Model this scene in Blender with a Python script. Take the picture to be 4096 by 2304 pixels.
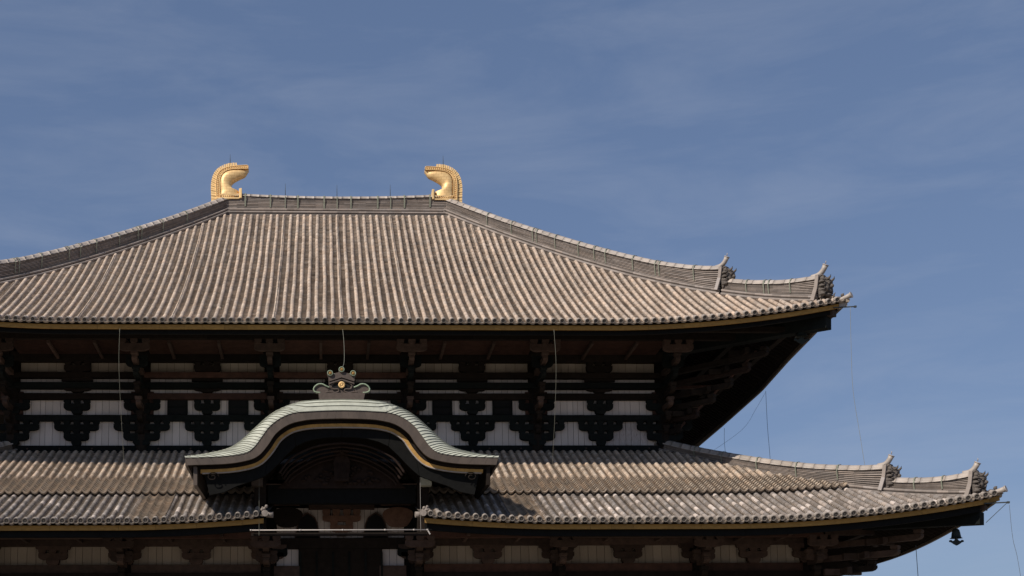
import bpy, bmesh, math, random
from math import sin, cos, pi, radians, sqrt
from mathutils import Vector, Matrix
random.seed(7)
for o in list(bpy.data.objects):
    bpy.data.objects.remove(o)
sc = bpy.context.scene
COL = sc.collection

# ------------------------------------------------------------------ camera
cd = bpy.data.cameras.new('camera')
cam = bpy.data.objects.new('camera', cd)
COL.objects.link(cam)
PSI, PHI, RHO = 0.03282, 0.12, -0.00733
fw = Vector((sin(PSI) * cos(PHI), cos(PSI) * cos(PHI), sin(PHI)))
rt = Vector((cos(PSI), -sin(PSI), 0))
up = rt.cross(fw)
rt2 = rt * cos(RHO) + up * sin(RHO)
up2 = up * cos(RHO) - rt * sin(RHO)
cam.matrix_world = Matrix((
    (rt2.x, up2.x, -fw.x, -1.229), (rt2.y, up2.y, -fw.y, -81.86), (rt2.z, up2.z, -fw.z, 1.6), (0, 0, 0, 1)))
cd.sensor_fit = 'HORIZONTAL'
cd.sensor_width = 36
cd.lens = 5225.05 / 4096 * 36
cd.shift_x = (2048 - 1465.1) / 4096
cd.shift_y = (2270 - 1152) / 4096
cd.clip_start = 0.5
cd.clip_end = 6000
sc.camera = cam

# ------------------------------------------------------------------ light and sky
SUN = Vector((-1.13, -1.0, 1.34)).normalized()
elev = math.asin(SUN.z)
azim = math.atan2(SUN.x, SUN.y)
w = bpy.data.worlds.new('World')
sc.world = w
w.use_nodes = True
nt = w.node_tree
nt.nodes.clear()
N = nt.nodes.new
out = N('ShaderNodeOutputWorld')
bg = N('ShaderNodeBackground')
sky = N('ShaderNodeTexSky')
sky.sky_type = 'NISHITA'
sky.sun_disc = False
sky.sun_elevation = elev
sky.sun_rotation = azim
sky.altitude = 100
sky.air_density = 1.0
sky.dust_density = 0.4
sky.ozone_density = 2.2
tc = N('ShaderNodeTexCoord')
mp = N('ShaderNodeMapping')
mp.inputs['Rotation'].default_value = (0, radians(-17), radians(8))
mp.inputs['Scale'].default_value = (3.4, 3.4, 15.0)
nz = N('ShaderNodeTexNoise')
nz.inputs['Scale'].default_value = 1.5
nz.inputs['Detail'].default_value = 9
nz.inputs['Roughness'].default_value = 0.6
nz.inputs['Distortion'].default_value = 0.35
rp = N('ShaderNodeValToRGB')
rp.color_ramp.elements[0].position = 0.45
rp.color_ramp.elements[0].color = (0, 0, 0, 1)
rp.color_ramp.elements[1].position = 0.80
rp.color_ramp.elements[1].color = (1, 1, 1, 1)
mul = N('ShaderNodeMath'); mul.operation = 'MULTIPLY'; mul.inputs[1].default_value = 0.15
gam = N('ShaderNodeGamma'); gam.inputs[1].default_value = 0.54
hsv = N('ShaderNodeVectorMath'); hsv.operation = 'MULTIPLY'
hsv.inputs[1].default_value = (1.55, 1.80, 2.36)
mix = N('ShaderNodeMix'); mix.data_type = 'RGBA'
mix.inputs[7].default_value = (7.6, 8.0, 8.9, 1)
L = nt.links.new
L(tc.outputs['Generated'], mp.inputs[0]); L(mp.outputs[0], nz.inputs[0]); L(nz.outputs[0], rp.inputs[0])
L(rp.outputs[0], mul.inputs[0]); L(mul.outputs[0], mix.inputs[0])
L(sky.outputs[0], gam.inputs[0]); L(gam.outputs[0], hsv.inputs[0]); L(hsv.outputs[0], mix.inputs[6]); L(mix.outputs[2], bg.inputs[0])
bg.inputs[1].default_value = 0.075
L(bg.outputs[0], out.inputs[0])

sd = bpy.data.lights.new('sun', 'SUN')
sd.energy = 4.9
sd.angle = radians(0.53)
sd.color = (1.0, 0.91, 0.79)
so = bpy.data.objects.new('sun', sd)
COL.objects.link(so)
so.rotation_euler = SUN.to_track_quat('Z', 'Y').to_euler()
so.location = SUN * 200

sc.view_settings.view_transform = 'Standard'
sc.view_settings.look = 'None'
sc.view_settings.gamma = 1
sc.view_settings.exposure = -0.02
sc.view_settings.use_curve_mapping = False
sc.render.engine = 'CYCLES'

# ------------------------------------------------------------------ materials
def new_mat(name, base, rough=0.85, metal=0.0, var=0.25, nscale=3.0, bump=0.15, bscale=25.0,
            tint=False, spots=None, spot_col=None, spot_scale=2.0, rnd=0.0, stretch=None, spec=0.3, streak=0.0):
    """procedural surface: base colour * soft noise (* per-tile tint attribute) + blotches, fine bump"""
    m = bpy.data.materials.new(name)
    m.use_nodes = True
    t = m.node_tree
    t.nodes.clear()
    n = t.nodes.new; l = t.links.new
    o = n('ShaderNodeOutputMaterial'); b = n('ShaderNodeBsdfPrincipled')
    l(b.outputs[0], o.inputs[0])
    b.inputs['Roughness'].default_value = rough
    b.inputs['Metallic'].default_value = metal
    b.inputs['Specular IOR Level'].default_value = spec
    g = n('ShaderNodeTexCoord'); mapn = n('ShaderNodeMapping')
    if stretch: mapn.inputs['Scale'].default_value = stretch
    l(g.outputs['Object'], mapn.inputs[0])
    z = n('ShaderNodeTexNoise'); z.inputs['Scale'].default_value = nscale; z.inputs['Detail'].default_value = 7
    z.inputs['Roughness'].default_value = 0.65
    l(mapn.outputs[0], z.inputs[0])
    mr = n('ShaderNodeMapRange'); mr.inputs[1].default_value = 0.25; mr.inputs[2].default_value = 0.75
    mr.inputs[3].default_value = 1 - var; mr.inputs[4].default_value = 1 + var
    l(z.outputs[0], mr.inputs[0])
    vm = n('ShaderNodeVectorMath'); vm.operation = 'SCALE'
    vm.inputs[0].default_value = base
    l(mr.outputs[0], vm.inputs['Scale'])
    cur = vm.outputs[0]
    if rnd:
        oi = n('ShaderNodeObjectInfo'); r2 = n('ShaderNodeMapRange')
        r2.inputs[3].default_value = 1 - rnd; r2.inputs[4].default_value = 1 + rnd
        l(oi.outputs['Random'], r2.inputs[0])
        v2 = n('ShaderNodeVectorMath'); v2.operation = 'SCALE'
        l(cur, v2.inputs[0]); l(r2.outputs[0], v2.inputs['Scale']); cur = v2.outputs[0]
    if streak:
        ms = n('ShaderNodeMapping'); ms.inputs['Scale'].default_value = (1.5, .10, .10)
        l(g.outputs['Object'], ms.inputs[0])
        zs = n('ShaderNodeTexNoise'); zs.inputs['Scale'].default_value = 1.2; zs.inputs['Detail'].default_value = 6; zs.inputs['Roughness'].default_value = .7
        l(ms.outputs[0], zs.inputs[0])
        rs = n('ShaderNodeMapRange'); rs.inputs[1].default_value = .3; rs.inputs[2].default_value = .7
        rs.inputs[3].default_value = 1 - streak; rs.inputs[4].default_value = 1 + streak
        l(zs.outputs[0], rs.inputs[0])
        vs = n('ShaderNodeVectorMath'); vs.operation = 'SCALE'
        l(cur, vs.inputs[0]); l(rs.outputs[0], vs.inputs['Scale']); cur = vs.outputs[0]
    if tint:
        at = n('ShaderNodeAttribute'); at.attribute_name = 'tint'
        v3 = n('ShaderNodeVectorMath'); v3.operation = 'MULTIPLY'
        l(cur, v3.inputs[0]); l(at.outputs['Color'], v3.inputs[1]); cur = v3.outputs[0]
    if spots:
        z2 = n('ShaderNodeTexNoise'); z2.inputs['Scale'].default_value = spot_scale; z2.inputs['Detail'].default_value = 5
        z2.inputs['Roughness'].default_value = 0.7
        l(mapn.outputs[0], z2.inputs[0])
        r3 = n('ShaderNodeMapRange'); r3.inputs[1].default_value = spots; r3.inputs[2].default_value = spots + 0.12
        r3.inputs[4].default_value = 0.7
        l(z2.outputs[0], r3.inputs[0])
        mx = n('ShaderNodeMix'); mx.data_type = 'RGBA'; mx.inputs[7].default_value = (*spot_col, 1)
        l(r3.outputs[0], mx.inputs[0]); l(cur, mx.inputs[6]); cur = mx.outputs[2]
    l(cur, b.inputs['Base Color'])
    if bump:
        z3 = n('ShaderNodeTexNoise'); z3.inputs['Scale'].default_value = bscale; z3.inputs['Detail'].default_value = 4
        l(mapn.outputs[0], z3.inputs[0])
        bp = n('ShaderNodeBump'); bp.inputs['Strength'].default_value = bump; bp.inputs['Distance'].default_value = 0.05
        l(z3.outputs[0], bp.inputs['Height']); l(bp.outputs[0], b.inputs['Normal'])
    return m

M = dict(
    tile_up=new_mat('upper_round_tile', (.425, .340, .275), tint=True, streak=.24, var=.16, nscale=2.2, bump=.3, bscale=14, spots=.66, spot_col=(.30, .25, .22), spot_scale=5),
    pan_up=new_mat('upper_pan_tile', (0.414, 0.345, 0.285), tint=True, streak=.24, var=.25, nscale=1.2, bump=.2),
    tile_mid=new_mat('ochre_round_tile', (0.378, 0.302, 0.239), tint=True, streak=.24, var=.25, nscale=2.4, bump=.3, bscale=14, spots=.62, spot_col=(.22, .19, .17), spot_scale=5),
    pan_mid=new_mat('ochre_pan_tile', (0.368, 0.299, 0.235), tint=True, streak=.24, var=.25, nscale=3, bump=.2),
    tile_low=new_mat('grey_round_tile', (.225, .194, .174), tint=True, streak=.24, var=.2, nscale=2.6, bump=.3, bscale=14, spots=.59, spot_col=(.60, .575, .55), spot_scale=2.4),
    pan_low=new_mat('grey_pan_tile', (0.285, 0.239, 0.198), tint=True, streak=.24, var=.25, nscale=2, bump=.2),
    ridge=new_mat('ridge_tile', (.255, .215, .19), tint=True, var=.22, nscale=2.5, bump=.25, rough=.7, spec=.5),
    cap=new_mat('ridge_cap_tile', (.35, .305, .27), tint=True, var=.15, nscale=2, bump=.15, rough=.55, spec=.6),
    disc=new_mat('tile_end_face', (.20, .175, .155), tint=True, var=.3, nscale=6, bump=.3, bscale=30),
    deck=new_mat('roof_bedding', (.10, .085, .075), var=.3),
    gold=new_mat('gold_leaf', (.80, .56, .27), rough=.5, metal=.15, var=.12, nscale=5, bump=.05, rnd=.05),
    gold_seam=new_mat('gold_body', (.78, .54, .26), rough=.48, metal=.25, var=.2, nscale=1.6, bump=.06, spots=.63, spot_col=(.66, .40, .15), spot_scale=2.4),
    ochre=new_mat('ochre_painted_board', (0.306, 0.180, 0.054), var=.3, nscale=4, rnd=.12, bump=.1, stretch=(1, 1, 3), spots=.66, spot_col=(.22, .13, .05), spot_scale=3),
    strap=new_mat('green_copper_strap', (.19, .20, .155), var=.3, nscale=8, rough=.7),
    patina=new_mat('pale_copper_sheet', (0.405, 0.418, 0.352), var=.16, nscale=3.5, rough=.5, spec=.5, rnd=.10, bump=.05, spots=.62, spot_col=(.36, .35, .25), spot_scale=2.5),
    brown_cu=new_mat('brown_copper_fascia', (.074, .056, .045), var=.22, nscale=3, rough=.6, spec=.4, rnd=.10, bump=.05, stretch=(1, 1, .4)),
    orn=new_mat('dark_bronze', (.085, .065, .055), var=.3, nscale=5, rough=.6, bump=.1),
    verdi=new_mat('verdigris_rim', (.25, .31, .22), var=.4, nscale=9, rough=.7),
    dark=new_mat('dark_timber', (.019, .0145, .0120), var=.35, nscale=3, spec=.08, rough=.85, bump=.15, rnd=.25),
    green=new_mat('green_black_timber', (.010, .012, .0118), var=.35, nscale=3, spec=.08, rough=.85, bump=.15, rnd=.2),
    red=new_mat('red_brown_timber', (.060, .029, .021), var=.45, nscale=2.2, rough=.8, bump=.15, rnd=.3),
    brown=new_mat('brown_timber', (.060, .038, .030), var=.45, nscale=2.5, rough=.8, bump=.15, rnd=.35),
    white=new_mat('white_limed_plank', (.60, .545, .525), var=.10, nscale=2.5, rough=.9, rnd=.10, bump=.1, stretch=(6, 6, 1), spots=.60, spot_col=(.36, .30, .265), spot_scale=1.6),
    worn=new_mat('worn_white_plank', (.50, .46, .46), var=.2, nscale=2.5, rough=.9, rnd=.10, stretch=(9, 9, .8), spots=.50, spot_col=(.13, .09, .075), spot_scale=3),
    cream=new_mat('cream_plank', (.37, .315, .26), var=.12, nscale=2.5, rough=.9, rnd=.12, stretch=(6, 6, 1)),
    porch=new_mat('brown_porch_timber', (.14, .078, .056), var=.4, nscale=3, rough=.85),
    deep=new_mat('shade_toned_timber', (.026, .017, .014), var=.4, rough=.9, spec=.1),  # timber colour taken darker to paint in the shade of recesses
    black=new_mat('black_board', (.007, .007, .0068), var=.3, rough=.8, spec=.10, bump=.1),
    gilt=new_mat('gilded_ochre_board', (.46, .27, .085), var=.25, nscale=4, rnd=.14, bump=.05),
    board=new_mat('weathered_board', (.19, .155, .125), var=.3, nscale=3),
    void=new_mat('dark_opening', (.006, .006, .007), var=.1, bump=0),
    oni=new_mat('demon_tile_clay', (.105, .090, .080), var=.35, nscale=5, rough=.8, bump=.3, bscale=12),
    oni_pale=new_mat('pale_plate_tile', (0.340, 0.306, 0.289), var=.15, nscale=3, rough=.7),
    wire=new_mat('thin_cable', (.22, .22, .18), var=.1, bump=0),
    wire_dark=new_mat('dark_cable', (.10, .11, .12), var=.1, bump=0),
    iron=new_mat('dark_iron', (.045, .05, .05), var=.2, rough=.6),
    bell=new_mat('bell_bronze', (.016, .022, .021), var=.35, nscale=5, rough=.6),
    rod=new_mat('pale_steel_pipe', (.42, .385, .36), var=.08, rough=.5, bump=0),
    ground=new_mat('gravel_court', (.20, .172, .135), var=.2, nscale=.5),
)

def add_seams(m, sx, sz, dark=.62):
    t = m.node_tree; n = t.nodes.new; l = t.links.new
    b = [q for q in t.nodes if q.type == 'BSDF_PRINCIPLED'][0]
    src = b.inputs['Base Color'].links[0].from_socket
    g = n('ShaderNodeTexCoord'); sp = n('ShaderNodeSeparateXYZ'); cb = n('ShaderNodeCombineXYZ'); br = n('ShaderNodeTexBrick')
    l(g.outputs['Object'], sp.inputs[0]); l(sp.outputs[0], cb.inputs[0]); l(sp.outputs[2], cb.inputs[1]); l(cb.outputs[0], br.inputs[0])
    br.inputs['Scale'].default_value = 1; br.inputs['Brick Width'].default_value = sx; br.inputs['Row Height'].default_value = sz
    br.inputs['Mortar Size'].default_value = .012; br.inputs['Color1'].default_value = (1, 1, 1, 1); br.inputs['Color2'].default_value = (.88, .86, .84, 1); br.inputs['Mortar'].default_value = (dark, dark * .9, dark * .8, 1)
    v = n('ShaderNodeVectorMath'); v.operation = 'MULTIPLY'
    l(src, v.inputs[0]); l(br.outputs[0], v.inputs[1]); l(v.outputs[0], b.inputs['Base Color'])
add_seams(M['gold_seam'], .42, .24)
# ------------------------------------------------------------------ mesh helper
class MB:
    def __init__(s):
        s.v = []; s.f = []; s.t = []; s.sm = []
    def face(s, idx, tint=1.0, smooth=False):
        s.f.append(idx); s.t.append(tint); s.sm.append(smooth)
    def add(s, pts):
        i = len(s.v); s.v.extend([tuple(p) for p in pts]); return i
    def box(s, a, b, tint=1.0):
        (x0, y0, z0), (x1, y1, z1) = a, b
        i = s.add([(x0, y0, z0), (x1, y0, z0), (x1, y1, z0), (x0, y1, z0), (x0, y0, z1), (x1, y0, z1), (x1, y1, z1), (x0, y1, z1)])
        for q in ((3, 2, 1, 0), (4, 5, 6, 7), (0, 1, 5, 4), (1, 2, 6, 5), (2, 3, 7, 6), (3, 0, 4, 7)):
            s.face([i + k for k in q], tint)
    def beam(s, p, q, wdt, hgt, tint=1.0, upv=(0, 0, 1)):
        p, q = Vector(p), Vector(q); d = (q - p).normalized(); u = Vector(upv)
        sd_ = d.cross(u).normalized(); u = sd_.cross(d)
        pts = []
        for c in (p, q):
            for a, b in ((-1, -1), (1, -1), (1, 1), (-1, 1)):
                pts.append(c + sd_ * a * wdt / 2 + u * b * hgt / 2)
        i = s.add(pts)
        for k in range(4):
            s.face([i + k, i + (k + 1) % 4, i + 4 + (k + 1) % 4, i + 4 + k], tint)
        s.face([i + 3, i + 2, i + 1, i], tint); s.face([i + 4, i + 5, i + 6, i + 7], tint)
    def grid(s, rows, tint=1.0, smooth=False, closed=False):
        n = len(rows[0]); base = [s.add(r) for r in rows]
        for a, b in zip(base[:-1], base[1:]):
            for k in range(n if closed else n - 1):
                k2 = (k + 1) % n
                s.face([a + k, a + k2, b + k2, b + k], tint, smooth)
        return base
    def tube(s, pts, r, n=6, tint=1.0, cap=True, smooth=True):
        pts = [Vector(p) for p in pts]; rows = []
        rr = r if isinstance(r, (list, tuple)) else [r] * len(pts)
        for i, p in enumerate(pts):
            d = (pts[min(i + 1, len(pts) - 1)] - pts[max(i - 1, 0)]).normalized()
            u = Vector((0, 0, 1)) if abs(d.z) < .9 else Vector((0, 1, 0))
            a = d.cross(u).normalized(); b = a.cross(d)
            rows.append([p + (a * cos(2 * pi * k / n) + b * sin(2 * pi * k / n)) * rr[i] for k in range(n)])
        bs = s.grid(rows, tint, smooth, closed=True)
        if cap:
            s.face([bs[0] + k for k in range(n)][::-1], tint); s.face([bs[-1] + k for k in range(n)], tint)
    def prism(s, poly, y0, y1, tint=1.0):
        """polygon in XZ extruded from y0 (front) to y1 (back)"""
        n = len(poly)
        i = s.add([(x, y0, z) for x, z in poly]); j = s.add([(x, y1, z) for x, z in poly])
        s.face([i + k for k in range(n)], tint); s.face([j + k for k in range(n)][::-1], tint)
        for k in range(n):
            s.face([i + (k + 1) % n, i + k, j + k, j + (k + 1) % n], tint)
    def ball(s, c, r, nu=8, nv=6, tint=1.0):
        c = Vector(c); r = Vector(r) if hasattr(r, '__len__') else Vector((r, r, r))
        rows = []
        for a in range(nv + 1):
            th = pi * a / nv
            rows.append([(c.x + r.x * sin(th) * cos(2 * pi * k / nu), c.y + r.y * sin(th) * sin(2 * pi * k / nu), c.z + r.z * cos(th)) for k in range(nu)])
        s.grid(rows, tint, True, closed=True)
    def mesh(s, name, mat):
        me = bpy.data.meshes.new(name)
        me.from_pydata(s.v, [], s.f)
        me.materials.append(mat)
        at = me.attributes.new('tint', 'FLOAT_COLOR', 'FACE')
        buf = []
        for t in s.t:
            if isinstance(t, tuple): buf.extend((*t, 1))
            else: buf.extend((t, t, t, 1))
        at.data.foreach_set('color', buf)
        me.polygons.foreach_set('use_smooth', s.sm)
        me.update()
        return me
    def build(s, name, mat, parent=None, **props):
        return link(name, s.mesh(name, mat), parent, **props)

def link(name, me, parent=None, loc=None, rz=0, **props):
    o = bpy.data.objects.new(name, me)
    COL.objects.link(o)
    if parent is not None: o.parent = parent
    if loc: o.location = loc
    if rz: o.rotation_euler = (0, 0, rz)
    for k, v in props.items(): o[k] = v
    return o

def smooth_curve(keys, n):
    """Catmull-Rom through keyed (a, b) points, n samples per span"""
    P = [keys[0]] + list(keys) + [keys[-1]]
    r = []
    for i in range(1, len(P) - 2):
        for k in range(n):
            t = k / n
            r.append(tuple(0.5 * ((2 * P[i][c]) + (-P[i - 1][c] + P[i + 1][c]) * t + (2 * P[i - 1][c] - 5 * P[i][c] + 4 * P[i + 1][c] - P[i + 2][c]) * t * t
                     + (-P[i - 1][c] + 3 * P[i][c] - 3 * P[i + 1][c] + P[i + 2][c]) * t ** 3) for c in range(len(P[0]))))
    r.append(tuple(keys[-1]))
    return r

def lerpk(keys, x):
    if x <= keys[0][0]: return keys[0][1]
    for (a, b), (c, d) in zip(keys[:-1], keys[1:]):
        if x <= c: return b + (d - b) * (x - a) / (c - a)
    return keys[-1][1]

# ------------------------------------------------------------------ ground
g = MB()
g.add([(-900, -900, 0), (900, -900, 0), (900, 1500, 0), (-900, 1500, 0)]); g.face([0, 1, 2, 3])
g.build('ground', M['ground'], kind='structure')

hall = bpy.data.objects.new('temple_hall', None)
COL.objects.link(hall)
hall['label'] = 'huge dark timber temple hall with two sweeping tiled roofs and a curved entrance gable'
hall['category'] = 'temple'

# ------------------------------------------------------------------ roof surfaces
XU, XL, YL = 33.3, 39.5, -6.0           # half widths of the two eaves, lower eave plane
DEPTH = 48.0                            # upper eave front to back

def z_up(x, d):
    t = max(0.0, XU - abs(x))
    return 27.45 + .56 * d + .00665 * d * d + 1.65 * max(0, 1 - t / 16) ** 2 * max(0, 1 - d / 18)

SIDE_LIFT = [(0, 1.65), (4.4, 1.42), (10.85, .90), (16.8, .20), (27, -.22), (35, -.45), (48, -.6)]
def zs_up(y, d):
    return 27.45 + .56 * d + .00665 * d * d + lerpk(SIDE_LIFT, y) * max(0, 1 - d / 18)

def zs_low(y, d):
    return z_low(max(0, XL - min(y, 60 - y)), d)

def z_low(x, d):
    t = max(0.0, XL - abs(x))
    z = 13.45 + .40 * d + .0045 * d * d + 1.65 * max(0, 1 - t / 17) ** 2 * max(0, 1 - d / 18)
    c = max(0, 1 - (abs(x) - 4.6) / 8.5) ** 1.8 * .42 * max(0, 1 - d / 6) if abs(x) > 4.6 else .42 * max(0, 1 - d / 6)
    return z + c

def frame(zf, x, d, y0, raise_=0.0):
    e = .05
    s = (zf(x, d + e) - zf(x, max(0, d - e))) / (e + min(e, d))
    n = Vector((0, -s, 1)).normalized()
    return Vector((x, y0 + d, zf(x, d))) + n * raise_, n, Vector((0, 1, s)).normalized()

def tvar(lo, hi, warm=.03):
    a = random.uniform(lo, hi); w_ = random.uniform(-warm, warm)
    return (a * (1 + w_), a, a * (1 - w_))

def tile_row(zf, x, d0, d1, y0, mat, parent, seg=.78, r=.142, raise_=0.0, tfn=None, singles=0):
    """a run of overlapping round cover tiles going up the slope"""
    b = MB(); d = d0; A = 7
    wob = random.uniform(-.012, .012)
    while d < d1 - .08:
        p, n, t = frame(zf, x, d, y0, raise_)
        dn = min(d1, d + seg * t.y)
        q, n2, t2 = frame(zf, x, dn, y0, raise_)
        tint = tfn(d) if tfn else tvar(.86, 1.1)
        jx = random.uniform(-.010, .010) + wob + .016 * sin(d * .55 + x * 3.1)
        r0, r1 = r * random.uniform(.99, 1.03), r * .94
        rows = []
        for (c, nn, rr) in ((p, n, r0), (q, n2, r1)):
            rows.append([c + Vector((jx - rr * cos(pi * k / A) * 1.0, 0, 0)) + nn * (rr * sin(pi * k / A) + .008) for k in range(A + 1)])
        for k in (0,):
            pass
        # side skirts down to the bedding
        for ri, (c, nn) in enumerate(((p, n), (q, n2))):
            rr = (r0, r1)[ri]
            rows[ri] = [c + Vector((jx - rr, 0, 0)) - nn * .03] + rows[ri] + [c + Vector((jx + rr, 0, 0)) - nn * .03]
        tgt = MB() if singles > 0 else b
        base = tgt.grid([rows[0], rows[1]], tint, True)
        m_ = len(rows[0])
        tgt.face([base[0] + k for k in range(m_)][::-1], tuple(v * .85 for v in tint))
        if singles > 0:
            tgt.build('round_tile', mat, parent); singles -= 1
        d = dn
    p, n, t = frame(zf, x, d1, y0, raise_)      # rounded head of the run
    rows = []
    for a in range(4):
        th = a / 3 * pi / 2; rr = r * .9 * cos(th)
        rows.append([p + t * (.12 * sin(th)) + Vector((-rr * cos(pi * k / A), 0, 0)) + n * (rr * sin(pi * k / A) + .02) for k in range(A + 1)])
    b.grid(rows, tvar(.9, 1.08), True)
    return b.build('tile_row', mat, parent)

def pan_row(zf, x0, x1, d0, d1, y0, mat, parent, exp=.235, sag=.060, lift=.062, raise_=0.0, name='pan_tile_row', lips=3, tlo=.8, thi=1.1):
    """a run of overlapping concave pan tiles, x0..x1 wide, with small risers"""
    b = MB(); K = 4; d = d0
    xm = (x0 + x1) / 2; hw = (x1 - x0) / 2
    def pts(c, n, h):
        return [c + Vector((hw * (2 * k / K - 1), 0, 0)) + n * (h + .035 - sag * (1 - (2 * k / K - 1) ** 2)) for k in range(K + 1)]
    first = True
    while d < d1 - .02:
        p, n, t = frame(zf, xm, d, y0, raise_)
        dn = min(d1, d + exp * t.y)
        q, n2, _ = frame(zf, xm, dn, y0, raise_)
        tint = tvar(tlo, thi, .04)
        jit = random.uniform(-.006, .008)
        lo = .02 - lift * .5 if not first else -.05
        pr, nr, _ = frame(zf, xm, d + .09 * t.y, y0, raise_)
        r_ = b.add(pts(pr, nr, lo)); i = b.add(pts(p, n, .02 + lift * .5 + jit - lift * .62)); j = b.add(pts(p, n, .02 + lift * .5 + jit)); k_ = b.add(pts(q, n2, .02 - lift * .5))
        for k in range(K):
            b.face([r_ + k, r_ + k + 1, i + k + 1, i + k], tuple(v * .6 for v in tint))  # undercut below the lip tinted darker, painting in its shadow gap
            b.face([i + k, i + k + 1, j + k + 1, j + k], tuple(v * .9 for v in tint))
            b.face([j + k, j + k + 1, k_ + k + 1, k_ + k], tint, True)
        first = False
        d = dn
    # stacked lips hanging at the eave
    p, n, t = frame(zf, xm, d0, y0, raise_)
    for s_ in range(lips):
        off = -t * (.03 - .035 * s_)
        zz = .03 - .052 * s_
        tint = tvar(tlo, thi, .04)
        a = b.add(pts(p + off - t * .02, n, zz)); c = b.add(pts(p + off - t * .02, n, zz - .035)); e = b.add(pts(p + off + t * .12, n, zz)); h = b.add(pts(p + off + t * .12, n, zz - .035))
        for k in range(K):
            b.face([c + k, c + k + 1, a + k + 1, a + k], tint)
            b.face([a + k, a + k + 1, e + k + 1, e + k], tint)
            b.face([h + k, h + k + 1, c + k + 1, c + k], tint)
    return b.build(name, mat, parent)

def end_tile_mesh(r, name):
    """round eave tile: short barrel with rimmed disc face, axis along -Y"""
    b = MB(); n = 14
    def ring(rr, y): return [(rr * cos(2 * pi * k / n), y, rr * sin(2 * pi * k / n)) for k in range(n)]
    b.grid([ring(r, .34), ring(r * 1.04, 0.0)], 1.5, True, closed=True)
    b.grid([ring(r * 1.04, 0), ring(r * 1.0, -.025), ring(r * .74, -.025), ring(r * .70, .012)], .85, False, closed=True)
    bs = b.grid([ring(r * .70, .012), ring(r * .30, .02), ring(r * .22, -.004)], .45, False, closed=True)
    b.face([bs[-1] + k for k in range(n)], .6)
    return b.mesh(name, M['disc'])

# deck + soffit helper for a hip roof slope
def deck(zf, XE, dmax, y0, name, mat, parent, off=-.03, gap=0.0, flip=False, nx=60, nd=24, d_lo=0.0):
    b = MB(); rows = []
    for j in range(nd + 1):
        d = d_lo + (dmax - d_lo) * j / nd
        xe = XE - d
        rows.append([(xe * (2 * i / nx - 1), y0 + d, zf(xe * (2 * i / nx - 1), d) + off) for i in range(nx + 1)])
    b.grid(rows if not flip else rows[::-1], 1.0, True)
    if gap:
        keep = []
        for f, t, s_ in zip(b.f, b.t, b.sm):
            cx = sum(b.v[i][0] for i in f) / 4; cy = sum(b.v[i][1] for i in f) / 4
            if not (abs(cx) < gap and cy < 4.5): keep.append((f, t, s_))
        b.f = [k[0] for k in keep]; b.t = [k[1] for k in keep]; b.sm = [k[2] for k in keep]
    return b.build(name, mat, parent)

# ================================================================== UPPER ROOF
upper = deck(z_up, XU - .05, 23.9, .12, 'upper_roof', M['deck'], hall)
upper['label'] = 'upper hipped roof covered in rows of warm beige round tiles'
P = .55
end_up = end_tile_mesh(.155, 'eave_tile')
def up_tint(d): return tvar(.84, 1.13, .035)
for n in range(-59, 60):
    x = n * P
    t = XU - abs(x)
    w_ = .98 if t > 2.3 else .2
    d1 = min(t - w_, 22.95)
    if d1 > .25:
        tile_row(z_up, x, .22, d1, 0, M['tile_up'], upper, tfn=up_tint, singles=3 if x > -22 else 0)
    p, nn, tt = frame(z_up, x, .0, 0)
    o = link('eave_tile', end_up, upper, loc=(x, -.06, p.z + .10))
    o.rotation_euler = (math.atan2(tt.z, tt.y) * .9, 0, 0)
for n in range(-60, 60):
    x0, x1 = n * P + .09, (n + 1) * P - .09
    xm = abs((x0 + x1) / 2)
    d1 = min(XU - xm - (.9 if XU - xm > 2.3 else .1), 22.98)
    if d1 > .1:
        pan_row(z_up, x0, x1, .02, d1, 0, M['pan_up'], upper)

for n in (-42, -31, -20, -8, 0, 8, 20, 31, 42):
    x = n * P; d1 = min(XU - abs(x) - 1.0, 22.9); pts = []
    k = 0
    while .3 + k * .5 < d1:
        p, nn, tt = frame(z_up, x, .3 + k * .5, 0, .16); pts.append(p + Vector((.010 * sin(k * 1.7), 0, 0))); k += 1
    b = MB(); b.tube(pts, .014, 4); b.build('chain', M['iron'], upper)
# side and back slopes (corrugated sheets of tile, seen edge-on only)
def side_slope(zf, XE, dmax, y0, depth, sgn, mat, parent, name):
    b = MB(); L_ = depth; nn = int(L_ / .55); rows = []
    ys = []
    for i in range(nn):
        for f in (0, .25, .26, .74, .75): ys.append((i + f) / nn * L_)
    ys.append(L_)
    nd = 10
    for j in range(nd + 1):
        d = dmax * j / nd; r_ = []
        for k, u in enumerate(ys):
            h = .14 if (k % 5) in (2, 3) else .0
            uu = min(max(u, d), L_ - d)
            r_.append((sgn * (XE - d), y0 + uu, (zs_up if zf is z_up else zs_low)(uu, d) + h))
        rows.append(r_)
    b.grid(rows, 1.0)
    o = b.build(name, mat, parent)
    return o
for sgn in (-1, 1):
    side_slope(z_up, XU, 23.9, 0, DEPTH - .2, sgn, M['tile_up'], upper, 'side_slope')
bk = MB(); rows = []
for j in range(13):
    d = 23.9 * j / 12; xe = XU - d
    rows.append([(xe * (2 * i / 40 - 1), DEPTH - .2 - d, z_up(xe * (2 * i / 40 - 1), d)) for i in range(41)])
bk.grid(rows); bk.build('back_slope', M['tile_up'], upper)
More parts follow.
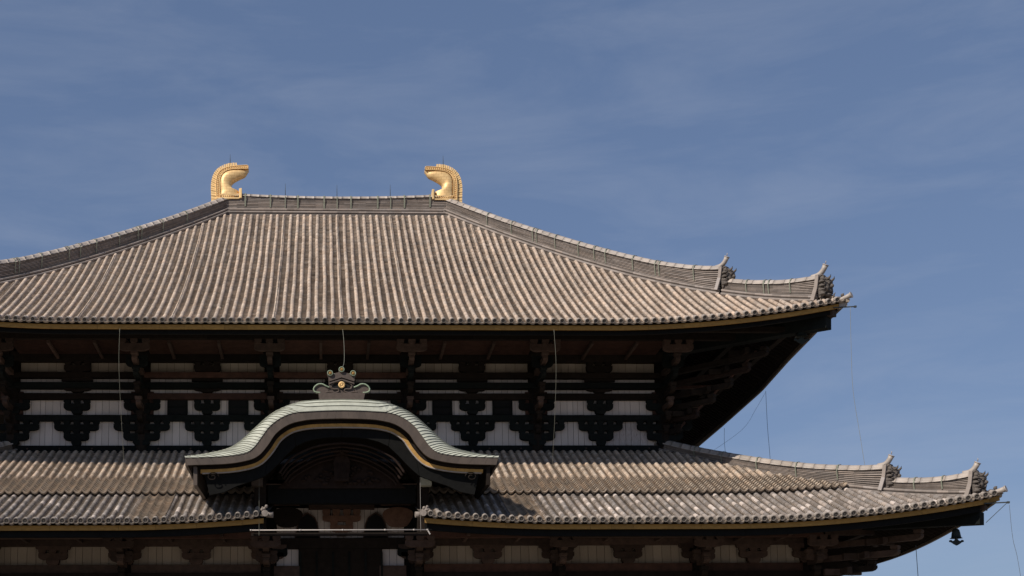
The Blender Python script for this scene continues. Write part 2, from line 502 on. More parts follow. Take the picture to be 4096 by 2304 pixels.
# right edge of the upper roof: round tile ends facing right and their serrated lips
for i in range(1, 84):
    yy = i * P
    zz = zs_up(yy, 0)
    o = link('eave_tile', end_up, upper, loc=(XU + .06, yy, zz + .10), rz=pi / 2)
lp = MB()
for i in range(0, 84):
    yy = (i + .5) * P; zz = zs_up(yy, 0)
    for s_ in range(3):
        lp.box((XU - .2, yy - .19, zz - .02 - .06 * s_), (XU + .06 - .03 * s_, yy + .19, zz + .02 - .06 * s_))
lp.build('pan_tile_lips', M['pan_up'], upper, kind='stuff')

# fascia boards under the eave edge: separate painted boards end to end
def fascia(zf, y, zo_hi, zo_lo, xs, mat, parent, thick=.12, name='fascia_board', n_per=3):
    for x0, x1 in zip(xs[:-1], xs[1:]):
        b = MB(); top = []; bot = []
        for k in range(n_per + 1):
            x = x0 + (x1 - x0) * k / n_per + (.006 if k == 0 else -.006 if k == n_per else 0)
            z = zf(x, 0); top.append((x, z + zo_hi)); bot.append((x, z + zo_lo))
        for k in range(n_per):
            b.prism([bot[k], bot[k + 1], top[k + 1], top[k]], y, y + thick)
        b.build(name, mat, parent)
def breaks(a, b, lo, hi):
    r = [a]
    while r[-1] < b - hi: r.append(r[-1] + random.uniform(lo, hi))
    r.append(b); return r
fascia(z_up, .32, -.10, -.38, breaks(-32.6, 32.7, .9, 3.4), M['ochre'], upper)
fascia(z_up, .40, -.03, -.125, breaks(-32.6, 32.8, 5, 8), M['black'], upper, name='eave_batten', thick=.3)
fascia(z_up, .62, -.385, -.62, breaks(-32.2, 32.2, 3, 5), M['black'], upper, name='eave_batten', thick=.22)
# the right hand side fascia, seen from below
sf = MB()
for k in range(44):
    ya, yb = .5 + k * 1.07, .5 + (k + 1) * 1.07
    za = zs_up(ya, 0)
    zb = zs_up(yb, 0)
    sf.beam((XU - .32, ya, za - .26), (XU - .32, yb, zb - .26), .16, .28)
sf.build('side_fascia', M['board'], upper)
# corner pieces where the fascias meet
cz = z_up(32.7, 0)
c_ = MB()
c_.prism([(32.70, z_up(32.7, 0) - .40), (33.25, z_up(33.25, 0) - .34), (33.25, z_up(33.25, 0) - .05), (32.70, z_up(32.7, 0) - .08)], .30, .62)
c_.build('fascia_corner', M['oni_pale'], upper)

def soffit(zf, XE, y0, dmax, off, mat, parent, name='soffit_board', nx=50, side=True, gap=0, depth=DEPTH):
    b = MB()
    def add(rows):
        b.grid(rows[::-1], 1.0)
    nd = 8; rows = []
    for j in range(nd + 1):
        d = .4 + (dmax - .4) * j / nd; xe = XE - d
        rows.append([(xe * (2 * i / nx - 1), y0 + d, zf(xe * (2 * i / nx - 1), d) + off) for i in range(nx + 1)])
    if gap:
        for sg in (-1, 1):
            rr = []
            for j in range(nd + 1):
                d = .4 + (dmax - .4) * j / nd; xe = XE - d
                rr.append([(sg * (gap + (xe - gap) * i / nx), y0 + d, zf(gap + (xe - gap) * i / nx, d) + off) for i in range(nx + 1)])
            add(rr)
    else: add(rows)
    if side:
        for sg in (-1, 1):
            rows = []
            for j in range(nd + 1):
                d = .4 + (dmax - .4) * j / nd
                r_ = []
                for i in range(nx + 1):
                    yy = d + (depth - 2 * d) * i / nx
                    r_.append((sg * (XE - d), y0 + yy, (zs_up if zf is z_up else zs_low)(yy, d) + off))
                rows.append(r_)
            add(rows)
    return b.build(name, mat, parent)
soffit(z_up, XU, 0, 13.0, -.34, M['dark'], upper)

# ---------------- ridges
def ridge_stack(path, side, h, halfw, parent, name, base=.0, layers=11, mat=None, tcap=.30, label=None, cap_seg=.75, taper=0.0):
    """path: list of (centre point on roof, height). Stack of thin tile courses with recessed joints and a round cap of separate tiles."""
    b = MB(); n = len(path)
    dirs = []
    for i in range(n):
        a, c = path[max(0, i - 1)][0], path[min(n - 1, i + 1)][0]
        dd = Vector((c.x - a.x, c.y - a.y, 0)).normalized(); dirs.append(Vector((dd.y, -dd.x, 0)))
    # two rounded base courses
    for lay, (zo, wd, rr) in enumerate(((.10 + base, halfw + .16, .105), (.30 + base, halfw + .06, .10))):
        for sg in (-1, 1):
            rows = []
            for i, (c, hh) in enumerate(path):
                o = c + dirs[i] * sg * wd + Vector((0, 0, zo - (.12 if lay == 0 else .05)))
                rows.append([o + dirs[i] * sg * rr * cos(a) + Vector((0, 0, rr * sin(a))) for a in (-1.5, -.9, -.3, .3, .9, 1.5, 2.4)])
            for q, (ra, rb) in enumerate(zip(rows[:-1], rows[1:])):
                b.grid([ra, rb] if sg > 0 else [rb, ra], tvar(.65, 1.1), True)
    for sg in (-1, 1):
        for i in range(n - 1):
            q_ = []
            for ii in (i, i + 1):
                c = path[ii][0]; v = dirs[ii] * sg
                q_.append([c + v * (halfw + .20) + Vector((0, 0, base - .45)), c + v * (halfw + .17) + Vector((0, 0, base + .02)), c + v * (halfw + .02) + Vector((0, 0, base + .22)), c + v * (halfw - .04) + Vector((0, 0, base + .46))])
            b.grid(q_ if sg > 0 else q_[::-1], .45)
    # side courses
    for k in range(layers):
        for sg in (-1, 1):
            A = []; B_ = []; C_ = []; D_ = []
            for i, (c, hh) in enumerate(path):
                z0 = .40 + base; dz = (hh - tcap - z0) / layers
                za, zb = z0 + k * dz, z0 + (k + .54) * dz; zc = z0 + (k + 1) * dz
                off = halfw * (1 - .12 * k / layers)
                v = dirs[i] * sg
                A.append(c + v * off + Vector((0, 0, za))); B_.append(c + v * (off + .012) + Vector((0, 0, zb)))
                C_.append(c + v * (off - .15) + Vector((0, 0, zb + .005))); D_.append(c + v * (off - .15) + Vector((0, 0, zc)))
            E_ = [p + (q - p) * 0 for p, q in zip(D_, A)]
            nxt = [c + dirs[i] * sg * halfw * (1 - .12 * (k + 1) / layers) + Vector((0, 0, .40 + base + (k + 1) * (hh - tcap - .40 - base) / layers)) for i, (c, hh) in enumerate(path)]
            i0 = random.randint(0, 2)
            for q in range(n - 1):
                if (q + i0) % 3 == 0 or q == 0: tint = tvar(.75, 1.4, .03)
                for u, v_, tt in ((A, B_, tint), (B_, C_, tint), (C_, D_, .3), (D_, nxt, .3)):  # recessed joint faces tinted dark, groove shade put into the colour
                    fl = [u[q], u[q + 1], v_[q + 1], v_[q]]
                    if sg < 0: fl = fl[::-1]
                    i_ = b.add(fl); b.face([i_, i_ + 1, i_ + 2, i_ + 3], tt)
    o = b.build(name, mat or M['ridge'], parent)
    if label: o['label'] = label
    # cap: flat eave course + half round tiles
    acc = 0; start = 0; cumul = [0]
    for i in range(1, n): cumul.append(cumul[-1] + (path[i][0] - path[i - 1][0]).length)
    def at(s_):
        s_ = max(0, min(cumul[-1], s_))
        for i in range(1, n):
            if s_ <= cumul[i] + 1e-9:
                f = (s_ - cumul[i - 1]) / max(1e-9, cumul[i] - cumul[i - 1])
                c = path[i - 1][0].lerp(path[i][0], f); hh = path[i - 1][1] * (1 - f) + path[i][1] * f
                return c + Vector((0, 0, hh - tcap)), dirs[i - 1].lerp(dirs[i], f)
    m = max(1, int(cumul[-1] / cap_seg))
    for j in range(m):
        s0, s1 = j * cumul[-1] / m, (j + 1) * cumul[-1] / m
        cb = MB(); tint = tvar(.85, 1.15, .02); rows = []
        for kk in range(4):
            s_ = s0 + (s1 - s0) * kk / 3
            c, v = at(s_ + (.012 if kk == 0 else 0)); rr = tcap * (1.0 - .035 * kk / 3)
            ww = (halfw * .95) / tcap
            rows.append([c + v * (-rr * ww * 1.18) + Vector((0, 0, -.10)), c + v * (-rr * ww * 1.18) + Vector((0, 0, -.02))] +
                        [c + v * (-rr * ww * .92 * cos(pi * a / 8)) + Vector((0, 0, rr * sin(pi * a / 8) + .0)) for a in range(9)] +
                        [c + v * (rr * ww * 1.18) + Vector((0, 0, -.02)), c + v * (rr * ww * 1.18) + Vector((0, 0, -.10))])
        bs = cb.grid(rows, tint, True)
        L1 = len(rows[0])
        cb.face([bs[0] + k for k in range(L1)], tint); cb.face([bs[-1] + k for k in range(L1)][::-1], tint)
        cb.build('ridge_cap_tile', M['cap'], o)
    return o, at, cumul[-1]

def strap_on(at, s_, halfw, h_side, parent, wd=.10, tcap=.30):
    c, v = at(s_); c2, v2 = at(s_ + wd)
    b = MB(); rows = []
    for (cc, vv) in ((c, v), (c2, v2)):
        pr = []
        for sg, rng in ((-1, None), (1, None)):
            pass
        top = [cc + vv * (-(halfw + .03) * cos(pi * a / 8)) + Vector((0, 0, (tcap + .035) * sin(pi * a / 8))) for a in range(9)]
        pr = [cc + vv * -(halfw + .05) + Vector((0, 0, -h_side)), cc + vv * -(halfw * 1.15 + .06) + Vector((0, 0, -.12))] + top + [cc + vv * (halfw * 1.15 + .06) + Vector((0, 0, -.12)), cc + vv * (halfw + .05) + Vector((0, 0, -h_side))]
        rows.append(pr)
    b.grid(rows, 1.0)
    # give the strap thickness
    o = b.build('copper_strap', M['strap'], parent)
    md = o.modifiers.new('solid', 'SOLIDIFY'); md.thickness = .02
    return o

# main ridge
RY = 23.9
path = [(Vector((x, RY, 44.25)), 1.62 + .20 * (abs(x) / 8) ** 2) for x in [-9.6 + 19.2 * i / 32 for i in range(33)]]
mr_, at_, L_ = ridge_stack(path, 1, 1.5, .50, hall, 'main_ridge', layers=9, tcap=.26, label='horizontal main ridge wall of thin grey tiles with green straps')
for x in (-7.7, -5.6, -3.3, -1.1, 1.15, 3.4, 5.65, 7.8):
    strap_on(at_, x + 9.6 - .05, .50, 1.0, mr_, wd=.12, tcap=.26)

# hip ridges
HU1 = [(6.3, 1.98), (7, 1.82), (8, 1.68), (10, 1.52), (12, 1.50), (16, 1.44), (20, 1.34), (23.9, 1.3)]
HU2 = [(1.35, 1.70), (2, 1.55), (3, 1.34), (4, 1.24), (5.0, 1.14), (6.2, 1.10)]
HL1 = [(4.9, 1.75), (6, 1.54), (8, 1.31), (10, 1.16), (12, 1.06), (14, .96), (17, .90)]
HL2 = [(1.2, 1.42), (2, 1.2), (3, 1.03), (4.0, .95), (4.9, .92)]
def hip_path(zf, XE, y0, keys, sgn, step=.62):
    a, b = keys[0][0], keys[-1][0]; n = max(3, int((b - a) * 1.41 / step))
    r = []
    for i in range(n + 1):
        t = a + (b - a) * i / n
        r.append((Vector((sgn * (XE - t), y0 + t, zf(XE - t, t))), lerpk(keys, t)))
    return r
def hip(zf, XE, y0, keys, sgn, parent, label, straps, hw=.50, layers=10, hs=.95):
    p = hip_path(zf, XE, y0, keys, sgn)
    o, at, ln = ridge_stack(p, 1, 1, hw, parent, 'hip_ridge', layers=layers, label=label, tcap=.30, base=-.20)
    for s_ in straps:
        if s_ < ln: strap_on(at, s_, hw, hs, o, wd=.075)
    return o, at
strU = [2.1, 5.1, 5.45, 7.5, 10.1, 11.2, 12.8, 15.2, 17.2, 17.6, 20.0, 22.8]
hu1, hu1at = hip(z_up, XU, 0, HU1, 1, hall, 'right hip ridge of the upper roof, long upper part, sunlit', strU)
hu2, hu2at = hip(z_up, XU, 0, HU2, 1, hall, 'lower end of the right hip ridge of the upper roof', [1.9, 3.5, 3.85, 5.2], layers=9, hs=.8)
hip(z_up, XU, 0, HU1, -1, hall, 'left hip ridge of the upper roof with its shaded face to the viewer', [.8] + strU)
hip(z_up, XU, 0, HU2, -1, hall, 'lower end of the left hip ridge of the upper roof', [1.9, 3.5])

# ------------------------------------------------------------------ demon tiles and crest tubes
def onigawara(loc, s, label, parent, plate_h=1.5, pale=False):
    """faces +local Y(out along the hip); built from a backing slab, bulging face, horns, curled brow rings"""
    R = Matrix.Rotation(radians(-135), 4, 'Z')     # local +Y -> (1,-1)/sqrt2
    def P_(b): b.v = [tuple(Vector(loc) + (R @ Vector(q)) * s) for q in b.v]; return b
    root = MB()
    root.prism([(-.62, -.05), (.62, -.05), (.66, .35), (.56, .9), (.50, 1.35), (.25, 1.55), (-.25, 1.55), (-.50, 1.35), (-.56, .9), (-.66, .35)], -.02, .12)
    root.ball((0, .22, .78), (.46, .30, .62), 12, 8)
    root.ball((0, .38, .98), (.34, .26, .20), 10, 6)        # brow
    root.ball((0, .56, .72), (.14, .18, .14), 8, 6)         # nose
    for sg in (-1, 1):
        root.ball((sg * .30, .30, .55), (.20, .24, .20), 8, 6)      # cheek
        root.ball((sg * .20, .50, .86), (.09, .08, .08), 8, 6)      # eye
        root.ball((sg * .42, .20, 1.18), (.17, .17, .17), 8, 6)
        root.ball((sg * .48, .16, .25), (.2, .2, .22), 8, 6)
        for a in range(4):                                           # swept locks of mane along the side
            z_ = .12 + .27 * a
            root.tube([(sg * .58, .02, z_), (sg * .60, .20, z_ + .06), (sg * .54, .36, z_ + .02), (sg * .52, .40, z_ + .14), (sg * .55, .32, z_ + .17)], [.09, .10, .08, .06, .03], 6)
        # ring curl high on the side
        rows = []
        for k in range(13):
            an = 2 * pi * k / 12
            c = Vector((sg * .50, .18 + .12 * cos(an), 1.28 + .12 * sin(an)))
            rows.append([c + Vector((sg * .05 * cos(q), .04 * sin(q) * cos(an), .04 * sin(q) * sin(an))) for q in (0, pi / 2, pi, 3 * pi / 2)])
        root.grid(rows, 1, True, closed=True)
        root.tube([(sg * .10, .42, .40), (sg * .12, .52, .34), (sg * .12, .54, .44)], [.05, .045, .01], 5)
    root.ball((0, .36, .42), (.28, .24, .10), 10, 5)         # upper lip
    root.ball((0, .30, .18), (.32, .26, .14), 10, 5)         # jaw
    face = P_(root).build('demon_face_tile', M['oni'], parent, label=label)
    for sg in (-1, 1):
        h = MB()
        h.tube([(sg * .24, .36, 1.10), (sg * .27, .52, 1.16), (sg * .28, .64, 1.26), (sg * .27, .68, 1.38)], [.10, .085, .06, .02], 7)
        P_(h).build('horn', M['oni'], face)
        pl = MB()
        pl.beam((sg * .66, -.03, 1.42), (sg * .70, -.14, .62), .14, .22, upv=(0, 1, 0))
        P_(pl).build('side_plate', M['ridge'], face)
        pl = MB()
        pl.beam((sg * .72, -.14, .62), (sg * .78, -.40, 1.30 - plate_h), .12, .24, upv=(0, 1, 0))
        P_(pl).build('side_plate', M['oni_pale'] if pale else M['ridge'], face)
    return face

def crest(loc, parent, s=1.0, length=1.6):
    D = Vector((1, -1, 0)).normalized(); p = Vector(loc); pts = []; rr = []
    for i in range(9):
        f = i / 8
        pts.append(p + D * (-.35 + (length) * .72 * f ** .9) * s + Vector((0, 0, (.02 * f + .80 * f * f * f) * s * length * .55)))
        rr.append((.19 - .03 * f + (.02 if f > .9 else 0)) * s)
    b = MB(); b.tube(pts, rr, 10)
    e = pts[-1]; d = (pts[-1] - pts[-2]).normalized()
    b.tube([e, e + d * .06], [rr[-1] * 1.1, rr[-1] * 1.1], 12)
    b.tube([e + d * .02 + Vector((0, 0, .1)), e + d * .10 + Vector((0, 0, .18)), e + d * .06 + Vector((0, 0, .27))], [.035, .025, .008], 5)
    return b.build('crest_tube_tile', M['cap'], parent)

def hp(zf, XE, y0, t): return Vector((XE - t, y0 + t, zf(XE - t, t)))
q = hp(z_up, XU, 0, 6.15); f1 = onigawara(q + Vector((0, 0, .35)), 1.0, 'horned demon face tile ending the long hip ridge, upper roof', hall, pale=True)
crest(hp(z_up, XU, 0, 6.45) + Vector((0, 0, 1.86)), f1, 1.0, 1.25)
q = hp(z_up, XU, 0, 1.25); f2 = onigawara(q + Vector((0, 0, .05)), 1.05, 'larger horned demon face tile at the upper roof corner', hall)
crest(hp(z_up, XU, 0, 1.5) + Vector((0, 0, 1.60)), f2, 1.05, 1.3)

def corner_bits(zf, XE, y0, parent):
    """upturned last tile on the very corner plus the little lion figure behind it"""
    D = Vector((1, -1, 0)).normalized()
    a = Vector((XE - .9, y0 + .9, zf(XE - .6, 0) + .02))
    b = MB()
    pts = [a + D * (k * .27) + Vector((0, 0, .12 + .01 * k + .007 * k * k)) for k in range(6)]
    b.tube(pts, [.15, .15, .15, .15, .16, .17], 10)
    e = pts[-1]; d = (pts[-1] - pts[-2]).normalized(); b.tube([e, e + d * .07], [.20, .21], 12)
    ob = b.build('corner_tile', M['cap'], parent)
    l = MB(); c = a + D * .55 + Vector((0, 0, .30))
    l.ball(c, (.20, .20, .13)); l.ball(c + D * .25 + Vector((0, 0, .16)), (.12, .12, .12)); l.ball(c + D * .3 + Vector((0, 0, .24)), (.07, .07, .05))
    l.tube([c - D * .2, c - D * .34 + Vector((0, 0, .16)), c - D * .30 + Vector((0, 0, .38)), c - D * .2 + Vector((0, 0, .45))], [.08, .07, .05, .02], 6)
    for sg in (-1, 1):
        s_ = Vector((1, 1, 0)).normalized() * sg * .1
        l.tube([c + D * .12 + s_, c + D * .2 + s_ - Vector((0, 0, .26))], .05, 5); l.tube([c - D * .12 + s_, c - D * .12 + s_ - Vector((0, 0, .26))], .05, 5)
    l.build('guardian_figure_tile', M['oni'], parent, label='small guardian figure crouching on the roof corner')
    return ob
corner_bits(z_up, XU, 0, upper)

# ------------------------------------------------------------------ golden roof-end finials (shibi)
def shibi(sgn, label):
    """profile drawn in metres for the left one (x,z), mirrored by sgn=+1"""
    cx = 9.1
    def pt(px, py):       # profile units of the drawing -> metres, x measured from finial's own centre
        return ((px - 600) * .00335, 48.74 - (py - 318) * .00338)
    outer = smooth_curve([pt(*p) for p in ((165, 1330), (158, 1150), (152, 1000), (156, 850), (178, 730), (222, 600), (300, 490), (400, 412), (530, 352), (660, 326), (800, 318))], 4)
    rim_o = smooth_curve([pt(*p) for p in ((296, 1330), (296, 1150), (290, 1000), (288, 880), (298, 740), (335, 620), (402, 535), (500, 478), (620, 442), (800, 415), (940, 406), (1060, 403), (1090, 430))], 5)
    rim_i = smooth_curve([pt(*p) for p in ((378, 1330), (378, 1150), (372, 1000), (370, 880), (380, 760), (410, 670), (470, 590), (560, 535), (680, 505), (800, 495), (930, 487), (1040, 487), (1094, 482))], 5)
    inner = smooth_curve([pt(*p) for p in ((860, 1275), (858, 1150), (850, 1045), (760, 1020), (692, 975), (664, 905), (700, 838), (780, 778), (900, 712), (1000, 665), (1058, 590), (1085, 530), (1096, 486))], 5)
    X = lambda x: (-cx + x) if sgn < 0 else (cx - x)
    root = MB(); rows = []
    n = len(rim_i)
    for i in range(n):
        a = Vector(rim_i[i]); b = Vector(inner[min(len(inner) - 1, int(i * (len(inner) - 1) / (n - 1)))])
        wdt = (b - a).length; T = min(.60, .20 + wdt * .36) * (1 - .25 * i / n)
        ring = []
        for k in range(17):
            th = 2 * pi * k / 16
            f = (1 - cos(th)) / 2
            ff = f ** .85
            ys = T * (abs(sin(th)) ** (.38 if i > 6 else .22)) * (1 if sin(th) >= 0 else -1) * (1 - .38 * f * f)
            p = a.lerp(b, ff)
            ring.append((X(p.x), RY + ys, p.y))
        rows.append(ring)
    root.grid(rows if sgn > 0 else rows[::-1], 1, True)
    root.add([r for r in rows[-1]]); root.face([len(root.v) - 17 + k for k in range(16)])
    body = root.build('golden_finial', M['gold_seam'], hall, label=label)
    # beaded rim: two raised mouldings and a row of beads
    md = MB(); k_ = len(rim_o)
    for cur, off, r_ in ((rim_o, .0, .032), (rim_i, .0, .030)):
        for sy in (-1, 1):
            md.tube([(X(p[0]), RY + sy * .40, p[1]) for p in cur], r_, 5)
    r2 = [[(X(a[0]), RY - .36, a[1]), (X(b[0]), RY - .36, b[1]), (X(b[0]), RY + .36, b[1]), (X(a[0]), RY + .36, a[1])] for a, b in zip(rim_o, [rim_i[int(i * (len(rim_i) - 1) / (k_ - 1))] for i in range(k_)])]
    md.grid(r2, 1, False, closed=True)
    md.build('rim_moulding', M['gold'], body)
    bm_ = MB(); ball = MB(); ball.ball((0, 0, 0), .055, 8, 6); bmesh_ = ball.mesh('bead', M['gold'])
    ln = 0; last = None; mid = []
    for i in range(k_):
        a = Vector(rim_o[i]); b = Vector(rim_i[int(i * (len(rim_i) - 1) / (k_ - 1))]); mid.append((a + b) / 2)
    acc = 0
    for i in range(1, len(mid)):
        seg = (mid[i] - mid[i - 1]).length
        while acc < seg:
            p = mid[i - 1].lerp(mid[i], acc / seg)
            link('bead', bmesh_, body, loc=(X(p.x), RY - .40, p.y)); acc += .165
        acc -= seg
    for k in range(9):
        p = pt(420 + k * 50, 1220); link('bead', bmesh_, body, loc=(X(p[0]), RY - .56, p[1]))
    # fin plates round the back
    fin_in = rim_o
    NP = 24
    def samp(c, f):
        f = max(0, min(1, f)) * (len(c) - 1); i = min(int(f), len(c) - 2)
        return Vector(c[i]).lerp(Vector(c[i + 1]), f - i)
    for k in range(NP):
        f0, f1 = k / NP + .005, (k + 1) / NP - .005
        g0, g1 = f0 * .76, f1 * .76
        pl = MB(); poly = [samp(outer, f0), samp(outer, f1), samp(fin_in, g1), samp(fin_in, g0)]
        poly = [(X(p.x), p.y) for p in poly]
        if sgn > 0: poly = poly[::-1]
        tk = .27 - .03 * (k % 2)
        pl.prism(poly, RY - tk, RY + tk)
        pl.build('fin_plate', M['gold'], body)
    # base collar towards the ridge and base moulding
    cb = MB()
    for xa, xb, hh in ((862, 885, .58), (888, 930, .66)):
        a = pt(xa, 1030); b = pt(xb, 1275)
        xs_ = sorted((X(a[0]), X(b[0])))
        cb.box((xs_[0], RY - hh, b[1]), (xs_[1], RY + hh, a[1]))
    a = pt(296, 1262); b = pt(862, 1290); xs_ = sorted((X(a[0]), X(b[0])))
    cb.box((xs_[0], RY - .58, b[1]), (xs_[1], RY + .58, a[1]))
    a = pt(378, 1178); b = pt(862, 1192); xs_ = sorted((X(a[0]), X(b[0])))
    cb.box((xs_[0], RY - .57, b[1]), (xs_[1], RY + .57, a[1]))
    cb.build('base_collar', M['gold'], body)
    # seams of the gold sheets: thin raised lines following the body
    return body
shibi(-1, 'left golden curled fishtail finial on the main ridge')
shibi(1, 'right golden curled fishtail finial on the main ridge')
for x, z0, z1 in ((-9.0, 48.7, 49.55), (9.02, 48.6, 49.55), (-4.35, 45.85, 47.0), (.0, 45.8, 46.9), (4.5, 45.85, 46.95)):
    b = MB(); b.tube([(x, RY - .1, z0 - .1), (x, RY - .1, (z0 + z1) / 2), (x, RY - .1, z1)], [.03, .024, .010], 5)
    b.build('lightning_rod', M['iron'], hall)
for x in (-4.35, 0, 4.5):        # copper conductors running down the ridge face
    b = MB(); b.box((x - .035, RY - .60, 44.3), (x + .035, RY - .57, 45.7)); b.build('conductor_strip', M['strap'], mr_)

# ================================================================== LOWER ROOF
lower = deck(z_low, XL - .05, 15.4, YL + .12, 'lower_roof', M['deck'], hall, gap=4.7, nx=84, nd=20)
lower['label'] = 'lower hipped roof with a band of bare pan tiles and white-blotched round tiles'
PL = .5365
end_low = end_tile_mesh(.17, 'eave_tile')
rows_x = [38.88 - PL * i for i in range(64)] + [-(38.99 - PL * i) for i in range(64)]
rows_x = sorted(x for x in rows_x if abs(x) > 4.9)
def low_tint(d):
    if random.random() < .10: return tvar(1.7, 2.3, .01)
    if random.random() < .2: return tvar(1.15, 1.45, .03)
    return tvar(.68, 1.10, .03)
def mid_tint(d):
    if random.random() < .25: return tvar(.62, .85, .03)
    return tvar(.9, 1.2, .05)
def strip3(x):      # three pan-only strips beside the entrance gable
    return (-12.45 < x < -10.65) or (10.1 < x < 11.9)
BAND0, BAND1, STEP = 6.05, 8.9, .34
for x in rows_x:
    t = XL - abs(x)
    w_ = 1.0 if t > 2.0 else .2
    top = min(t - w_, 15.0)
    p, nn, tt = frame(z_low, x, 0, YL)
    o = link('eave_tile', end_low, lower, loc=(x, YL - .06, p.z + .11)); o.rotation_euler = (math.atan2(tt.z, tt.y) * .9, 0, 0)
    if strip3(x):
        pass
    else:
        d1 = min(top, BAND0 + .15)
        if d1 > .25: tile_row(z_low, x, .22, d1, YL, M['tile_low'], lower, seg=.60, r=.150, tfn=low_tint, singles=3 if x > -21 else 0)
    if top > BAND1 + .3:
        tile_row(z_low, x, BAND1 - .02, top, YL, M['tile_mid'], lower, seg=.42, r=.145, raise_=STEP, tfn=mid_tint)
xs = rows_x
for xa, xb in zip(xs[:-1], xs[1:]):
    if xb - xa > 1: continue
    xm = abs((xa + xb) / 2); t = XL - xm
    w_ = .92 if t > 2.0 else .1
    top = min(t - w_, 15.05)
    sp = strip3((xa + xb) / 2)
    if sp:
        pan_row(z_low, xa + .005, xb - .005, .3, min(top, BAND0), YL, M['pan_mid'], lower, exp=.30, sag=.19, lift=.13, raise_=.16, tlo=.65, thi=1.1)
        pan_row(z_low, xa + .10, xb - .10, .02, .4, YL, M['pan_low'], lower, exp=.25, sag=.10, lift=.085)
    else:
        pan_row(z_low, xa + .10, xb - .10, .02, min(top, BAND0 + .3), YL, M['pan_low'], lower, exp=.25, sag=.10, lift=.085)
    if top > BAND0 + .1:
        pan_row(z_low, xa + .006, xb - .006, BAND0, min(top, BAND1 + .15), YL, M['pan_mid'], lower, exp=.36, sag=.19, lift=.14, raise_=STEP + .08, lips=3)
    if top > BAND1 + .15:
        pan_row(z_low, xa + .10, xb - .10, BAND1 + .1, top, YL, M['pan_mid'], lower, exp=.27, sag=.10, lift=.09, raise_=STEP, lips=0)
for sgn in (-1, 1):
    side_slope(z_low, XL, 8.6, YL, 60 - .2, sgn, M['tile_low'], lower, 'side_slope')
# ridge fillet hiding the step at the wall foot: low flashing wall
b = MB(); b.box((-23.9, 8.75, 19.9), (23.9, 9.7, 20.75)); b.build('wall_foot_flashing', M['green'], lower)
fascia(z_low, YL + .36, -.12, -.40, [-x for x in breaks(4.75, 38.8, 1.2, 3.2)][::-1], M['ochre'], lower)
fascia(z_low, YL + .36, -.12, -.40, breaks(4.75, 38.8, 1.2, 3.2), M['ochre'], lower)
for sg in (-1, 1):
    xs_ = [4.8 + (38.3 - 4.8) * i / 7 for i in range(8)]
    if sg < 0: xs_ = [-x for x in xs_][::-1]
    fascia(z_low, YL + .46, -.03, -.125, xs_, M['black'], lower, name='eave_batten', thick=.3, n_per=8)
    fascia(z_low, YL + .62, -.405, -.78, xs_, M['black'], lower, name='eave_batten', thick=.25, n_per=8)
soffit(z_low, XL, YL, 8.6, -.42, M['dark'], lower, gap=4.7, depth=60)
sf = MB()
for k in range(24):
    ya, yb = .5 + k * 1.07, .5 + (k + 1) * 1.07
    sf.beam((XL - .32, YL + ya, z_low(XL - ya, 0) - .28), (XL - .32, YL + yb, z_low(XL - yb, 0) - .28), .16, .28)
sf.build('side_fascia', M['board'], lower)
for i in range(1, 60):
    yy = i * PL
    link('eave_tile', end_low, lower, loc=(XL + .06, YL + yy, z_low(max(0, XL - yy), 0) + .10), rz=pi / 2)
c_ = MB()
c_.prism([(38.8, z_low(38.8, 0) - .42), (39.4, z_low(39.4, 0) - .36), (39.4, z_low(39.4, 0) - .06), (38.8, z_low(38.8, 0) - .10)], YL + .34, YL + .7)
c_.build('fascia_corner', M['ochre'], lower)
strL = [1.7, 4.6, 7.6, 9.9, 12.0, 14.2, 16]
hl1, hl1at = hip(z_low, XL, YL, HL1, 1, hall, 'right hip ridge of the lower roof, its upper end in shadow', [3.0, 5.9, 8.8, 11.5, 13.7], hs=.75, layers=8)
hl2, hl2at = hip(z_low, XL, YL, HL2, 1, hall, 'lower end of the right hip ridge of the lower roof', [1.65, 3.35], hs=.6, layers=8)
hip(z_low, XL, YL, HL1, -1, hall, 'left hip ridge of the lower roof', [3.0])
q = hp(z_low, XL, YL, 4.75); f3 = onigawara(q + Vector((0, 0, .22)), .98, 'horned demon face tile ending the long hip ridge, lower roof', hall, pale=True)
crest(hp(z_low, XL, YL, 5.0) + Vector((0, 0, 1.64)), f3, 1.0, 1.2)
q = hp(z_low, XL, YL, 1.1); f4 = onigawara(q + Vector((0, 0, -.05)), .98, 'horned demon face tile at the lower roof corner', hall)
crest(hp(z_low, XL, YL, 1.35) + Vector((0, 0, 1.30)), f4, 1.0, 1.2)
corner_bits(z_low, XL, YL, lower)

# small end ornaments where the lower eave is cut for the entrance
for sg in (-1, 1):
    x = sg * 4.75; z = z_low(4.8, 0)
    b = MB()
    b.tube([(x, YL + .9, z + .42), (x - sg * .05, YL + .2, z + .16), (x - sg * .1, YL + .0, z + .12)], [.16, .17, .17], 10)
    b.tube([(x - sg * .1, YL - .02, z + .12), (x - sg * .1, YL - .06, z + .12)], [.19, .19], 12)
    b.tube([(x - sg * .15, YL + .5, z + .12), (x - sg * .55, YL + .45, z + .10)], [.17, .18], 10)
    for k in range(7):
        b.ball((x + random.uniform(-.18, .18), YL + .25 + random.uniform(-.1, .25), z + .36 + random.uniform(-.05, .22)), random.uniform(.06, .11), 7, 5)
    b.build('eave_end_ornament', M['tile_low'], lower)

